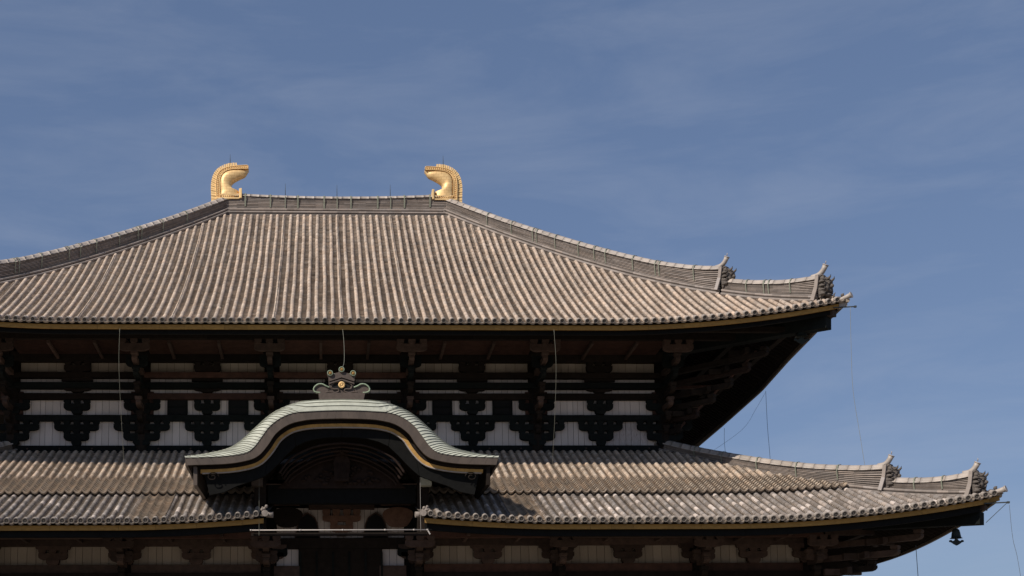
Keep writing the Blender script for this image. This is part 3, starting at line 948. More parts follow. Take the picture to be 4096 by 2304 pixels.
# ================================================================== UNDER THE EAVES
def arm_poly(hw, h, r):
    pts = [(-hw, h), (-hw, h * .45)]
    for k in range(1, 5):
        a = pi / 2 * k / 4
        pts.append((-hw + r * (1 - cos(a)), h * .45 * (1 - sin(a))))
    return pts + [(-x, z) for x, z in pts[::-1]]
def bracket_mesh(levels, name, mat, depth=.42, z0=0.0, base_w=.66):
    """levels: list of (half width of arm, z of arm bottom, arm height, [block xs], block top z)"""
    b = MB()
    zb = levels[0][1]
    b.prism([(-base_w * .36, z0), (base_w * .36, z0), (base_w * .5, zb * .5 + z0 * .5), (base_w * .5, zb), (-base_w * .5, zb), (-base_w * .5, zb * .5 + z0 * .5)], -depth * .55, depth * .5)
    for i, (hw, za, h, xs_, zt) in enumerate(levels):
        b.prism([(x, z + za) for x, z in arm_poly(hw, h, min(.42, hw * .4))][::-1], -depth * .42, depth * .42)
        for x in xs_:
            zc = za + h
            b.prism([(x - .17, zc), (x + .17, zc), (x + .245, zc + (zt - zc) * .5), (x + .245, zt), (x - .245, zt), (x - .245, zc + (zt - zc) * .5)], -depth * .36, depth * .3)
    return b.mesh(name, mat)
ZB = 21.43
E_lv = [(.88, .38, .50, (-.69, 0, .69), 1.16), (1.56, 1.10, .45, (-1.38, -.69, 0, .69, 1.38), 1.86)]
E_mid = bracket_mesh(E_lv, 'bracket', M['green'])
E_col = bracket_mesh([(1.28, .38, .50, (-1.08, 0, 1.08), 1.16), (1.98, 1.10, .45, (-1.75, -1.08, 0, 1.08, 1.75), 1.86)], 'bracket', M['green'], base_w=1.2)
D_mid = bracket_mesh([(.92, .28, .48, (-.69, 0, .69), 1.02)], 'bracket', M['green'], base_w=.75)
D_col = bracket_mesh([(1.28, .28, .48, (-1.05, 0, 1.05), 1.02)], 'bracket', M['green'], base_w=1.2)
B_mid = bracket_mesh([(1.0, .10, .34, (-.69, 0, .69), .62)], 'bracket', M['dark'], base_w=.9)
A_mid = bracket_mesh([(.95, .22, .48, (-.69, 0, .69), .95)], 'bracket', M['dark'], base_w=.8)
UY = 10.0
ux = [-23.4, -14.15, -4.9, 4.9, 14.15, 23.4]
uw = MB(); uw.box((-23.6, UY + .25, 12.0), (23.6, UY + .5, 31.0)); uwall = uw.build('upper_wall', M['void'], hall)
uwall['label'] = 'upper storey wall of white planks behind dark beams and bracket sets'
# side and back walls of the upper storey
b = MB(); b.box((23.4, UY, 12), (23.7, 38, 31)); b.box((-23.7, UY, 12), (-23.4, 38, 31)); b.box((-23.7, 38, 12), (23.7, 38.3, 31)); b.build('side_wall', M['dark'], uwall)
# white planks, one by one
pl_mesh = {}
def plank(x0, x1, z0, z1, y, mat, parent, name='plank'):
    key = (round(z1 - z0, 2), mat.name)
    if key not in pl_mesh:
        b = MB(); b.box((-.5, 0, 0), (.5, .06, z1 - z0)); pl_mesh[key] = b.mesh(name, mat)
    o = link(name, pl_mesh[key], parent, loc=((x0 + x1) / 2, y + random.uniform(0, .02), z0)); o.scale = (x1 - x0 - .025, 1, 1)
    return o
for i in range(5):
    a, c = ux[i] + .5, ux[i + 1] - .5
    x = a
    while x < c - .1:
        wd = random.uniform(.34, .68)
        if c - x - wd < .3: wd = c - x
        worn = i == 4 and 19.0 < x < 21.9
        shutter = i in (1, 3) and any(abs(x + wd / 2 - (ux[i] + ux[i + 1]) / 2 - s_) < .0 for s_ in (-2.3, 2.3))
        plank(x, x + wd, 21.2, 23.6, UY + .12, M['worn'] if worn else M['white'], uwall)
        plank(x, x + wd, 23.65, 26.9, UY + .12, M['white'], uwall)
        x += wd
    x = a
    while x < c - .1:
        wd = random.uniform(.5, .8)
        if c - x - wd < .4: wd = c - x
        plank(x, x + wd, 26.92, 27.9, UY + .12, M['cream'], uwall)
        x += wd
# shuttered window openings in the bays either side of centre
for i, bay in ((1, -9.5), (3, 9.5)):
    for s_ in (-2.15, 2.2):
        b = MB(); x = bay + s_
        b.box((x - .62, UY - .02, 23.75), (x + .62, UY + .1, 24.85)); wnd = b.build('window', M['void'], uwall)
        f = MB()
        f.box((x - .72, UY - .08, 23.72), (x - .60, UY + .1, 24.9)); f.box((x + .60, UY - .08, 23.72), (x + .72, UY + .1, 24.9)); f.box((x - .6, UY - .06, 24.22), (x + .6, UY + .06, 24.34))
        f.build('window_frame', M['green'], wnd)
# beams across the wall
def hbeam(x0, x1, y0, y1, z0, z1, mat, parent, name='beam'):
    if parent is uwall and z1 > 21.5: z1 -= .265 * (UY - y0)
    b = MB(); b.box((x0, y0, z0), (x1, y1, z1)); return b.build(name, mat, parent)
for i in range(5):
    a, c = ux[i] + .003, ux[i + 1] - .003
    mats = ['green', 'green', 'red' if i in (1,) else 'dark', 'green', 'red' if i in (2,) else 'dark']
    hbeam(a, c, UY - .30, UY + .1, 20.98, 21.43, M['green'], uwall)                 # sill beam with nail covers
    hbeam(a, c, UY - .42, UY + .1, 20.35, 20.96, M['dark'], uwall)
    hbeam(a, c, UY - .34, UY + .1, 23.24, 23.74, M['green'], uwall)
    hbeam(a, c, UY - .30, UY + .1, 24.80, 25.33, M['red'] if i in (1,) else M['dark'], uwall)
    hbeam(a, c, UY - .55, UY + .1, 25.58, 26.13, M['green'], uwall)
    hbeam(a, c, UY - .42, UY + .1, 26.36, 26.86, M['red'] if i in (1, 2) else M['dark'], uwall)
    hbeam(a, c, UY - .6, UY + .1, 27.55, 28.4, M['dark'], uwall)
    mid = (a + c) / 2
    for me, z, dy in ((E_mid, ZB, -.12), (D_mid, 23.74, -.12), (B_mid, 25.36, -.12), (A_mid, 26.60, -.15)):
        link('bracket', me, uwall, loc=(mid, UY + dy, z))
    for k in range(4):
        b = MB(); b.ball((a + 1.2 + k * (c - a - 2.4) / 3, UY - .31, 21.2), (.07, .05, .07), 8, 5); b.build('nail_cover', M['brown'], uwall)
# stem pieces filling between tiers
for i in range(5):
    mid = (ux[i] + ux[i + 1]) / 2
    b = MB(); b.box((mid - .33, UY - .28, 25.33), (mid + .33, UY + .1, 25.6)); b.box((mid - 1.1, UY - .28, 26.12), (mid + 1.1, UY - .1, 26.37)); b.build('bracket_stem', M['dark'], uwall)
for x in ux:
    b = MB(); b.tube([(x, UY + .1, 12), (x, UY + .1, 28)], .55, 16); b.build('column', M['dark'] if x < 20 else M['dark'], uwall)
    for me, z in ((E_col, ZB), (D_col, 23.74)):
        link('bracket', me, uwall, loc=(x, UY - .2, z))
    # red painted column edge pieces
    for sg in (-1, 1):
        b = MB(); b.box((x + sg * .52, UY - .12, 23.74), (x + sg * .80, UY + .08, 25.4)); b.build('column_lining', M['red'], uwall)
# projecting bracket towers at the columns: stacked arms stepping outwards
def tower(x, y_w, z_b, parent, ytip, n, dz, mats, mirror=1, diag=None, w0=.34, sc_=1.0):
    for k in range(n):
        yk = y_w - (y_w - ytip) * (k + 1) / n
        z = z_b + dz * k
        b = MB()
        D = Vector((0, -1, 0)) if diag is None else diag
        S = D.cross(Vector((0, 0, 1)))
        o = Vector((x, y_w, 0)); ln = (y_w - yk) * (1.0 if diag is None else 1.414)
        # curved nosed arm along D
        prof = [(0, 0), (ln - .35, 0), (ln - .12, .07), (ln, .2), (ln, .36), (0, .36)]
        i0 = b.add([o + D * u + S * (w0 / 2) + Vector((0, 0, z + v)) for u, v in prof]); i1 = b.add([o + D * u - S * (w0 / 2) + Vector((0, 0, z + v)) for u, v in prof])
        m_ = len(prof)
        b.face([i0 + q_ for q_ in range(m_)]); b.face([i1 + q_ for q_ in range(m_)][::-1])
        for q_ in range(m_): b.face([i0 + (q_ + 1) % m_, i0 + q_, i1 + q_, i1 + (q_ + 1) % m_])
        e = o + D * (ln - .22)
        for (px_, wd, hh) in ((0, .44, .26),):
            c = e + Vector((0, 0, z + .36)); q = []
            for (ww, zz) in ((.17, 0), (.24, .12), (.24, .27)):
                q.append([c + D * ww * a_ + S * ww * b_ + Vector((0, 0, zz)) for a_, b_ in ((-1, -1), (1, -1), (1, 1), (-1, 1))])
            b.grid(q, 1, False, closed=True)
        b.build('bracket_arm', mats[k % len(mats)], parent)
def cross_arm(x, y, z, hw, mat, parent, h=.5, r=.5, thick=.34):
    b = MB(); b.prism([(x + u, z + v) for u, v in arm_poly(hw, h, r)][::-1], y - thick / 2, y + thick / 2)
    for u in (-hw + .26, 0, hw - .26):
        b.prism([(x + u - .17, z + h), (x + u + .17, z + h), (x + u + .25, z + h + .14), (x + u + .25, z + h + .3), (x + u - .25, z + h + .3), (x + u - .25, z + h + .14)], y - .24, y + .24)
    return b.build('cross_arm', mat, parent)
dm = [M['dark'], M['dark'], M['brown'], M['dark'], M['green'], M['brown']]
for x in ux:
    tower(x, UY, 22.2, uwall, 5.6, 6, .86, dm)
    cross_arm(x, 5.6, 27.15, 1.05, M['brown'] , uwall)
    cross_arm(x, 7.0, 26.4, .75, M['green'], uwall)
# eave purlins carried on the arms, soffit beams and lattice
XW = 28.0
for (y, z, h, mt) in ((5.55, 27.95, .42, 'dark'), (7.8, 28.3, .40, 'green'), (3.0, 27.75, .35, 'dark')):
    xe = XU - y if y < 5 else XU - y - 0.2
    for i in range(6):
        a = -xe + 2 * xe * i / 6; c = -xe + 2 * xe * (i + 1) / 6
        hbeam(a + .004, c - .004, y - .2, y + .2, z, z + h, M[mt], upper, 'eave_purlin')
    hbeam(xe - .2, xe + .2, y + .21, DEPTH - y, z, z + h, M[mt], upper, 'eave_purlin')
for i in range(5):
    for f in (.25, .62) if i % 2 else (.36, .70):
        x = ux[i] + (ux[i + 1] - ux[i]) * f
        b = MB(); b.beam((x, 5.8, 27.86), (x, 9.4, 27.75), .20, .2); b.build('soffit_beam', M['brown'] if (i + int(f * 10)) % 2 else M['red'], upper)
# red lattice ceiling between purlin and wall
for i in range(5):
    a, c = ux[i] + .6, ux[i + 1] - .6
    b = MB()
    k = 0; y = 5.9
    while y < 9.3:
        b.box((a, y, 28.0 + .0), (c, y + .10, 28.10)); y += .30
    x = a + .2
    while x < c: b.box((x, 5.9, 28.11), (x + .08, 9.3, 28.18)); x += .42
    b.box((a, 5.9, 28.2), (c, 9.4, 28.24))
    b.build('soffit_lattice', M['red'], upper)
# rafters: two tiers, individually nosed, front side
raf = MB(); raf.beam((0, .75, 0), (0, 4.2, 0), .15, .2)
rafm = None
for n in range(-58, 59):
    x = n * P + .27
    t = XU - abs(x)
    if t < 1.4: continue
    d1 = min(8.0, t - .3)
    b = MB(); b.beam((x, .8, z_up(x, .8) - .50), (x, d1, z_up(x, d1) - .50), .16, .2); b.build('rafter', M['dark'] if n % 3 else M['brown'], upper)
# right side rafters, running sideways
for n in range(2, 70):
    y = n * P + .2; t = min(y, DEPTH - y); d1 = min(8.0, t - .3)
    if d1 < 1.2: continue
    zz = lambda d: zs_up(y, d)
    b = MB(); b.beam((XU - .8, y, zz(.8) - .5), (XU - d1, y, zz(d1) - .5), .16, .2); b.build('rafter', M['dark'], upper)
# corner: big hip rafter, diagonal tower
def hip_rafter(zf, XE, y0, t0, t1, zdrop, h, wd, parent, mat):
    pa, pb = hp(zf, XE, y0, t0), hp(zf, XE, y0, t1)
    b = MB(); b.beam(pa - Vector((0, 0, zdrop)), Vector((pb.x, pb.y, pa.z - zdrop + .6)), wd, h); return b.build('hip_rafter', mat, parent)
hip_rafter(z_up, XU, 0, 1.05, 10.2, 1.55, .85, .8, upper, M['green'])
hip_rafter(z_up, XU, 0, .75, 5.0, .92, .42, .6, upper, M['brown'])
hip_rafter(z_low, XL, YL, .95, 8.5, 1.50, .75, .75, lower, M['green'])
hip_rafter(z_low, XL, YL, .75, 5.0, .85, .30, .5, lower, M['brown'])
DG = Vector((1, -1, 0)).normalized()
tower(23.4, UY, 22.2, uwall, 4.2, 6, .86, [M['dark'], M['deep'], M['dark']], diag=DG, w0=.4)
for k, (t, z) in enumerate(((1.5, 23.5), (2.8, 24.8), (4.0, 26.0), (5.3, 27.0))):
    for j in range(2):
        D2 = Vector((1, 0, 0)) if j else Vector((0, -1, 0))
        c = Vector((23.4, UY, 0)) + DG * t * 1.2
        b = MB(); b.beam(c - D2 * 1.0 + Vector((0, 0, z)), c + D2 * 1.0 + Vector((0, 0, z)), .3, .36); b.build('cross_arm', M['dark'], uwall)
for k in range(3):      # side wall towers to the right, dim
    for y in (19.5, 29.0):
        b = MB(); b.beam((23.5, y, 22.6 + 1.6 * k), (25.4 + 1.4 * k, y, 22.6 + 1.6 * k), .34, .4); b.build('bracket_arm', M['dark'], uwall)
for (y, x1, z) in ((11.2, 26.5, 24.6), (12.6, 28.0, 26.4), (10.8, 25.6, 23.2)):
    b = MB(); b.beam((23.6, y, z), (x1, y, z + .1), .25, .22); b.build('tie_beam', M['red'], uwall)
for k in range(5):
    a = Vector((24.0 + k * 1.0, 9.4 - k * 1.0, 22.2 + k * 1.02))
    b = MB(); b.beam(a, a + Vector((.62, -.62, .72)), .08, .13); b.build('brace', M['red'], uwall)

# ================================================================== LOWER STOREY
LYW = 2.7
lx = [-30.7, -23.35, -14.1, -4.88, 4.88, 14.1, 23.35, 30.7]
b = MB(); b.box((-30.9, LYW + .3, 0), (30.9, LYW + .6, 16.2)); lwall = b.build('lower_wall', M['void'], hall)
lwall['label'] = 'lower storey wall of cream planks and brown brackets in shade'
b = MB(); b.box((30.6, LYW, 0), (30.9, 45, 16)); b.box((-30.9, LYW, 0), (-30.6, 45, 16)); b.build('side_wall', M['dark'], lwall)
L_mid = bracket_mesh([(.92, .34, .42, (-.69, 0, .69), 1.02), (1.12, .98, .3, (), 1.2)], 'bracket', M['brown'], base_w=.85)
L_col = bracket_mesh([(1.05, .34, .42, (-.8, 0, .8), 1.02), (1.25, .98, .3, (), 1.2)], 'bracket', M['brown'], base_w=1.1)
for i in range(7):
    if i == 3: continue
    a, c = lx[i] + .45, lx[i + 1] - .45
    x = a
    while x < c - .1:
        wd = random.uniform(.38, .62)
        if c - x - wd < .3: wd = c - x
        plank(x, x + wd, 11.9, 13.6, LYW + .12, M['cream'], lwall); x += wd
    a, c = lx[i] + .003, lx[i + 1] - .003
    hbeam(a, c, LYW - .25, LYW + .1, 11.45, 12.0, M['red'] if i > 3 else M['brown'], lwall)
    hbeam(a, c, LYW - .45, LYW + .1, 10.55, 11.43, M['dark'], lwall)
    hbeam(a, c, LYW - .3, LYW + .1, 0, 10.5, M['dark'], lwall, 'wall_panel')
    hbeam(a, c, LYW - .35, LYW + .1, 13.22, 13.9, M['brown'], lwall)
    link('bracket', L_mid, lwall, loc=((a + c) / 2, LYW - .14, 12.0))
    # soffit lattice and beams
    b = MB(); y = .4
    while y < LYW - .4: b.box((a + .6, y, 13.62), (c - .6, y + .10, 13.72)); y += .28
    x = a + .8
    while x < c - .6: b.box((x, .35, 13.73), (x + .08, LYW - .3, 13.80)); x += .42
    b.box((a + .6, .3, 13.82), (c - .6, LYW - .3, 13.86)); b.build('soffit_lattice', M['red'], lower)
    for f in (.33, .70):
        x = a + (c - a) * f
        b = MB(); b.beam((x, -.6, 13.52), (x, LYW - .4, 13.50), .20, .2); b.build('soffit_beam', M['brown'], lower)
    hbeam(a, c, -.25, .15, 13.35, 13.75, M['brown'] if i % 2 else M['red'], lower, 'eave_purlin')
lmats = [M['brown'], M['brown'], M['dark'], M['brown']]
for x in lx:
    b = MB(); b.tube([(x, LYW, 0), (x, LYW, 13.6)], .5, 14); b.build('column', M['dark'], lwall)
    link('bracket', L_col, lwall, loc=(x, LYW - .2, 12.0))
    tower(x, LYW, 9.4, lwall, -.1, 5, .80, lmats, w0=.40)
    cross_arm(x, -.05, 12.75, .95, M['brown'], lwall, h=.42, r=.42)
    cross_arm(x, 1.2, 12.0, .7, M['brown'], lwall, h=.4)
for n in range(-70, 71):
    x = n * PL + .2
    t = XL - abs(x)
    if abs(x) < 4.9 or t < 1.4: continue
    d1 = min(7.0, t - .3)
    b = MB(); b.beam((x, YL + .85, z_low(x, .85) - .60), (x, YL + d1, z_low(x, d1) - .60), .16, .2); b.build('rafter', M['dark'] if n % 3 else M['brown'], lower)
for n in range(2, 50):
    y = n * PL + .2; d1 = min(7.5, y - .3)
    if d1 < 1.2: continue
    b = MB(); b.beam((XL - .8, YL + y, z_low(max(0, XL - y), .8) - .6), (XL - d1, YL + y, z_low(max(0, XL - y), d1) - .6), .16, .2); b.build('rafter', M['dark'], lower)
# lower corner: diagonal tower whose stepped end shows against the sky
tower(30.7, LYW, 9.4, lwall, -2.6, 5, .85, lmats, diag=DG, w0=.5)
for k, (t, z, hl) in enumerate(((1.2, 10.3, 1.1), (2.3, 11.2, 1.2), (3.5, 12.1, 1.1), (4.8, 12.9, .9))):
    for j in range(2):
        D2 = Vector((1, 0, 0)) if j else Vector((0, -1, 0))
        c = Vector((30.7, LYW, 0)) + DG * t
        b = MB(); b.beam(c - D2 * hl + Vector((0, 0, z)), c + D2 * hl + Vector((0, 0, z)), .32, .40); b.build('cross_arm', M['brown'], lwall)
for (z, x1) in ((10.2, 32.2), (11.0, 33.0), (11.8, 33.9), (12.6, 34.8)):
    b = MB(); b.beam((30.9, LYW + .4, z), (x1 - .35, LYW + .4, z), .5, .5); b.ball((x1 - .35, LYW + .4, z + .0), (.32, .26, .25), 10, 6); b.build('bracket_arm', M['dark'], lwall)
for (y, xe, z) in ((-.05, 33.0, 13.45),):
    hbeam(30.8, 34.0, y - .2, y + .2, z, z + .4, M['brown'], lower, 'eave_purlin')
    b = MB(); b.box((33.2, .16, z), (33.6, 46, z + .4)); b.build('eave_purlin', M['brown'], lower)

# ================================================================== ENTRANCE GABLE (karahafu)
KX, KY = -.12, -7.2
F_front = smooth_curve([(0, 19.86), (1.1, 19.84), (2.5, 19.76), (3.4, 19.5), (4.2, 18.93), (4.72, 18.23), (5.18, 17.62), (5.75, 17.29), (7.2, 17.11), (9.10, 17.05)], 6)
F_low = smooth_curve([(0, 19.38), (1.3, 19.35), (2.2, 19.27), (3.1, 19.03), (3.85, 18.5), (4.33, 17.8), (4.85, 17.2), (5.5, 16.9), (6.8, 16.69), (8.98, 16.62)], 6)
F_sil = smooth_curve([(0, 20.78), (1.8, 20.72), (2.75, 20.5), (3.55, 20.2), (4.3, 19.75), (5.2, 18.95), (6.0, 18.22), (6.8, 17.75), (8.1, 17.42), (9.22, 17.22)], 6)
NU = len(F_front) - 1
def ev(c, u):
    u = max(0, min(1, u)) * (len(c) - 1); i = min(int(u), len(c) - 2); f = u - i
    return (c[i][0] * (1 - f) + c[i + 1][0] * f, c[i][1] * (1 - f) + c[i + 1][1] * f)
def kroll(sg, u, v):
    """rounded front roll of the copper roof: v=0 front edge, v=1 crown line"""
    a, b = ev(F_front, u), ev(F_sil, u)
    th = v * pi / 2
    x = a[0] + (b[0] - a[0]) * sin(th); z = a[1] + (b[1] - a[1]) * sin(th)
    y = KY + 1.25 * (1 - cos(th))
    return Vector((KX + sg * x, y, z))
kb = MB(); rows = []
for y in (KY + 1.25, 7.5):
    rows.append([(KX + sg * p[0], y, p[1]) for sg, ps in ((-1, F_sil[::-1]), (1, F_sil[1:])) for p in ps])
kb.grid(rows, 1, True)
gable = kb.build('entrance_gable', M['patina'], hall, label='curved copper-roofed gable swelling over the entrance, crest ornament on top')
# copper sheets on the roll, each strip lapped over the next
def sst(a, b, x):
    x = max(0.0, min(1.0, (x - a) / (b - a))); return x * x * (3 - 2 * x)
curves = []
for v0, u2 in ((1.0, .0), (.80, .22), (.60, .27), (.40, .315), (.20, .355)):
    curves.append([(u2 * t, v0 + (1 - v0) * sst(.45, 1.0, t)) for t in [k / 12 for k in range(13)]])
curves.append([(.395 * t, sst(.50, 1.0, t)) for t in [k / 12 for k in range(13)]])
NF = 27
for i in range(NF + 1):
    f = i / NF
    uf = .225 + (1.0 - .225) * f ** .95; du = .20 * (1 - f) ** 1.3 + .012
    curves.append([(min(1.0, uf + du * t), t) for t in [k / 12 for k in range(13)]])
for sg in (-1, 1):
    for ci in range(len(curves) - 1):
        A_, B_ = curves[ci], curves[ci + 1]; b = MB(); rows = []
        if ci == 0: continue
        for (ua, va), (ub, vb) in zip(A_, B_):
            p0, p1 = kroll(sg, ua, va), kroll(sg, ub, vb)
            # surface normal from neighbouring samples
            q1 = kroll(sg, min(1, ub + .01), vb) - kroll(sg, max(0, ub - .01), vb); q2 = kroll(sg, ub, min(1, vb + .02)) - kroll(sg, ub, max(0, vb - .02))
            nrm = q1.cross(q2).normalized()
            if nrm.z < 0: nrm = -nrm
            dv = p0 - p1; back = dv.normalized() * .07 if dv.length > .02 else Vector((0, 0, 0))
            rows.append([p0 + nrm * .012, p1 + nrm * .060, p1 + nrm * .034, p1 + back + nrm * .030, p1 + back - nrm * .02])
        b.grid(rows if sg < 0 else [r[::-1] for r in rows], 1, False)
        b.build('copper_sheet', M['patina'], gable)
# brown fascia panels
def band(cu, cl, y0, y1, nseg, mat, name, umax=1.0, dz=(0, 0), gapf=.006, parent=gable, scale=1.0):
    for sg in (-1, 1):
        for i in range(nseg):
            u0, u1 = i / nseg * umax, (i + 1) / nseg * umax
            b = MB(); pu = []; pl_ = []
            for j in range(5):
                u = u0 + (u1 - u0) * (j / 4) * (1 - gapf * 2) + gapf * (u1 - u0)
                a, c = ev(cu, u), ev(cl, u)
                pu.append((KX + sg * a[0] * scale, a[1] + dz[0])); pl_.append((KX + sg * c[0] * scale, c[1] + dz[1]))
            for j in range(4):
                poly = [pl_[j], pl_[j + 1], pu[j + 1], pu[j]]
                if sg < 0: poly = poly[::-1]
                b.prism(poly, y0, y1)
            b.build(name, mat, parent)
band(F_front, F_low, KY, KY + .15, 24, M['brown_cu'], 'fascia_panel')
# dark recess, ochre strip, pale fillet, then the deep black barge board
def off_curve(c, dx, dz):
    """offset inwards / down"""
    r = []
    for i, p in enumerate(c):
        a, b = c[max(0, i - 1)], c[min(len(c) - 1, i + 1)]
        t = Vector((b[0] - a[0], b[1] - a[1])).normalized(); n_ = Vector((t.y, -t.x))
        r.append((max(0.0, p[0] + n_.x * dx), p[1] + n_.y * dx + dz))
    return r
c1 = off_curve(F_low, .17, 0); c2 = off_curve(F_low, .375, 0); c3 = off_curve(F_low, .425, 0)
c4 = smooth_curve([(0, 18.43), (1.1, 18.40), (2.05, 18.20), (2.85, 17.80), (3.6, 17.0), (4.2, 16.40), (4.75, 16.0), (6.0, 15.60), (7.1, 15.10), (8.2, 14.95)], 6)
band(F_low, c1, KY + .62, KY + .72, 6, M['dark'], 'recess_board', umax=.97)
band(c1, c2, KY + .58, KY + .74, 26, M['gilt'], 'ochre_strip', umax=.958)
band(c2, c3, KY + .54, KY + .74, 6, M['oni_pale'], 'pale_fillet', umax=.955)
band(c3, c4, KY + .76, KY + .98, 3, M['black'], 'barge_board', umax=.95)
# under surface of the gable roof going back, and its two side edges
b = MB(); rows = []
for y in (KY + .16, 1.5):
    rows.append([(KX + sg * p[0], y, p[1] + .03) for sg, ps in ((-1, F_low[::-1]), (1, F_low[1:])) for p in ps])
b.grid(rows[::-1], 1, True); b.build('gable_soffit', M['dark'], gable)
for sg in (-1, 1):
    b = MB()
    b.box(tuple(sorted((KX + sg * 8.98, KX + sg * 9.12))[0:1]) + (KY + .16, 16.62), tuple(sorted((KX + sg * 8.98, KX + sg * 9.12))[1:2]) + (1.0, 17.04)); b.build('side_edge', M['brown_cu'], gable)
    b = MB()
    i = b.add([(KX + sg * 8.75, KY + .45, 16.1), (KX + sg * 8.75, KY + .45, 16.62), (KX + sg * 8.75, 0.2, 16.62), (KX + sg * 8.75, 0.2, 16.1)]); b.face([i, i + 1, i + 2, i + 3])
    b.beam((KX + sg * 8.55, KY + .35, 16.05), (KX + sg * 8.55, .6, 16.3), .22, 1.1); b.build('side_board', M['brown_cu'] if sg < 0 else M['dark'], gable)
# scroll carvings at the feet of the barge board
for sg in (-1, 1):
    b = MB(); pts = []
    for k in range(22):
        a = k * .42; r = .36 - .014 * k
        pts.append((KX + sg * (7.55 - r * cos(a)), KY + .42, 16.0 + r * sin(a) * .8))
    b.tube(pts, .03, 5); b.build('scroll_carving', M['dark'], gable)
# tympanum: red-brown curved ribs, carved relief, pendant
for k in range(5):
    cc = smooth_curve([(0, 18.2 - .12 * k), (1.3, 18.05 - .16 * k), (2.3, 17.7 - .2 * k), (3.1, 17.2 - .22 * k), (3.7 - .1 * k, 16.4 - .1 * k)], 6)
    for sg in (-1, 1):
        b = MB(); b.tube([(KX + sg * p[0], KY + 1.3 + .45 * k, p[1]) for p in cc], .075, 5); b.build('curved_rib', M['deep'], gable)
b = MB(); top = smooth_curve([(0, 18.0), (1.5, 17.8), (2.6, 17.2), (3.5, 16.3), (3.9, 15.9)], 6)
poly = [(KX - p[0], p[1]) for p in top[::-1]] + [(KX + p[0], p[1]) for p in top[1:]]
b.prism(poly, KY + 3.6, KY + 3.7); b.build('tympanum_board', M['deep'], gable)
rel = MB(); rnd = random.Random(3)
for k in range(46):
    x = rnd.uniform(-2.4, 2.4); h = 1.2 * (1 - (abs(x) / 2.8) ** 2)
    rel.ball((KX + x, KY + 3.55, 16.15 + rnd.uniform(0, max(.1, h))), (rnd.uniform(.08, .2), .12, rnd.uniform(.06, .14)), 7, 5)
rel.build('cloud_relief_carving', M['deep'], gable)
b = MB()
b.prism([(KX - .42, 16.25), (KX + .42, 16.25), (KX + .5, 17.4), (KX + .3, 17.9), (KX - .3, 17.9), (KX - .5, 17.4)], KY + 2.9, KY + 3.2)
b.prism([(KX - .85, 18.25), (KX - .5, 17.95), (KX, 17.75), (KX + .5, 17.95), (KX + .85, 18.25), (KX + .4, 18.4), (KX - .4, 18.4)], KY + 2.5, KY + 2.9)
b.ball((KX - .22, KY + 2.5, 18.05), .12); b.ball((KX + .22, KY + 2.5, 18.05), .12); b.ball((KX, KY + 2.45, 17.9), .14)
for k in range(7): b.box((KX - .36 + k * .11, KY + 2.84, 16.35), (KX - .30 + k * .11, KY + 2.9, 17.3))
b.build('gable_pendant', M['deep'], gable)
# tie beam and lower beams in the opening
hbeam(-4.6, 4.4, -3.4, -2.9, 15.0, 16.15, M['black'], gable, 'tie_beam')
b = MB(); b.box((-4.75, -3.5, 16.15), (4.55, -2.8, 16.2)); b.build('beam_fillet', M['brown'], gable)
# posts left and right carrying the gable, with a green copper cap on the right one
for sg in (-1, 1):
    b = MB(); b.box((KX + sg * 4.95 - .35, -3.6, 13.2), (KX + sg * 4.95 + .35, -2.9, 16.6)); b.build('gable_post', M['dark'], gable)
    b = MB()
    x = KX + sg * 5.1
    b.prism([(x - .33, 15.95), (x + .33, 15.95), (x + .33, 16.35), (x - .33 * sg if sg > 0 else x + .33, 16.75)] if sg > 0 else [(x - .33, 15.95), (x + .33, 15.95), (x + .33, 16.6), (x - .33, 16.3)], -4.3, -3.7)
    b.build('beam_end_cap', M['patina'] if sg > 0 else M['orn'], gable)
hbeam(-2.75, 2.45, 1.0, 1.5, 15.95, 16.75, M['porch'], lwall, 'rainbow_beam')
hbeam(-4.6, -2.78, 1.1, 1.5, 15.7, 16.5, M['porch'], lwall, 'rainbow_beam')
hbeam(2.48, 4.4, 1.1, 1.5, 15.7, 16.5, M['porch'], lwall, 'rainbow_beam')
for sg in (-1, 1):
    b = MB(); pts = []
    for k in range(16):
        a = k * .4; r = .3 - .015 * k
        pts.append((-.15 + sg * (2.1 + r * cos(a)), .97, 16.35 + r * sin(a)))
    b.tube(pts, .045, 5); b.build('scroll_carving', M['dark'], lwall)
# central wall: planks, bell-shaped windows, brackets, black doors
x = -4.3
while x < 4.05:
    wd = random.uniform(.40, .52); plank(x, min(4.05, x + wd), 13.75, 15.75, LYW + .12, M['white'], lwall); x += wd
for a, c in ((-4.3, -2.84), (2.6, 4.05)):
    x = a
    while x < c - .05:
        wd = min(.48, c - x); plank(x, x + wd, 11.95, 13.02, LYW + .12, M['white'], lwall); plank(x, x + wd, 9.2, 11.05, LYW + .12, M['white'], lwall); x += wd
    hbeam(a - .2, c + .1, LYW - .25, LYW + .1, 11.1, 11.9, M['brown'], lwall)
hbeam(-4.4, 4.4, LYW - .3, LYW + .1, 13.05, 13.72, M['dark'], lwall)
hbeam(-2.83, 2.58, LYW - .2, LYW + .1, 0, 13.04, M['dark'], lwall, 'door_panel')
for k in range(6):
    xx = -2.8 + k * 1.06
    hbeam(xx, xx + .12, LYW - .28, LYW - .2, 9, 12.8, M['green'], lwall, 'door_stile')
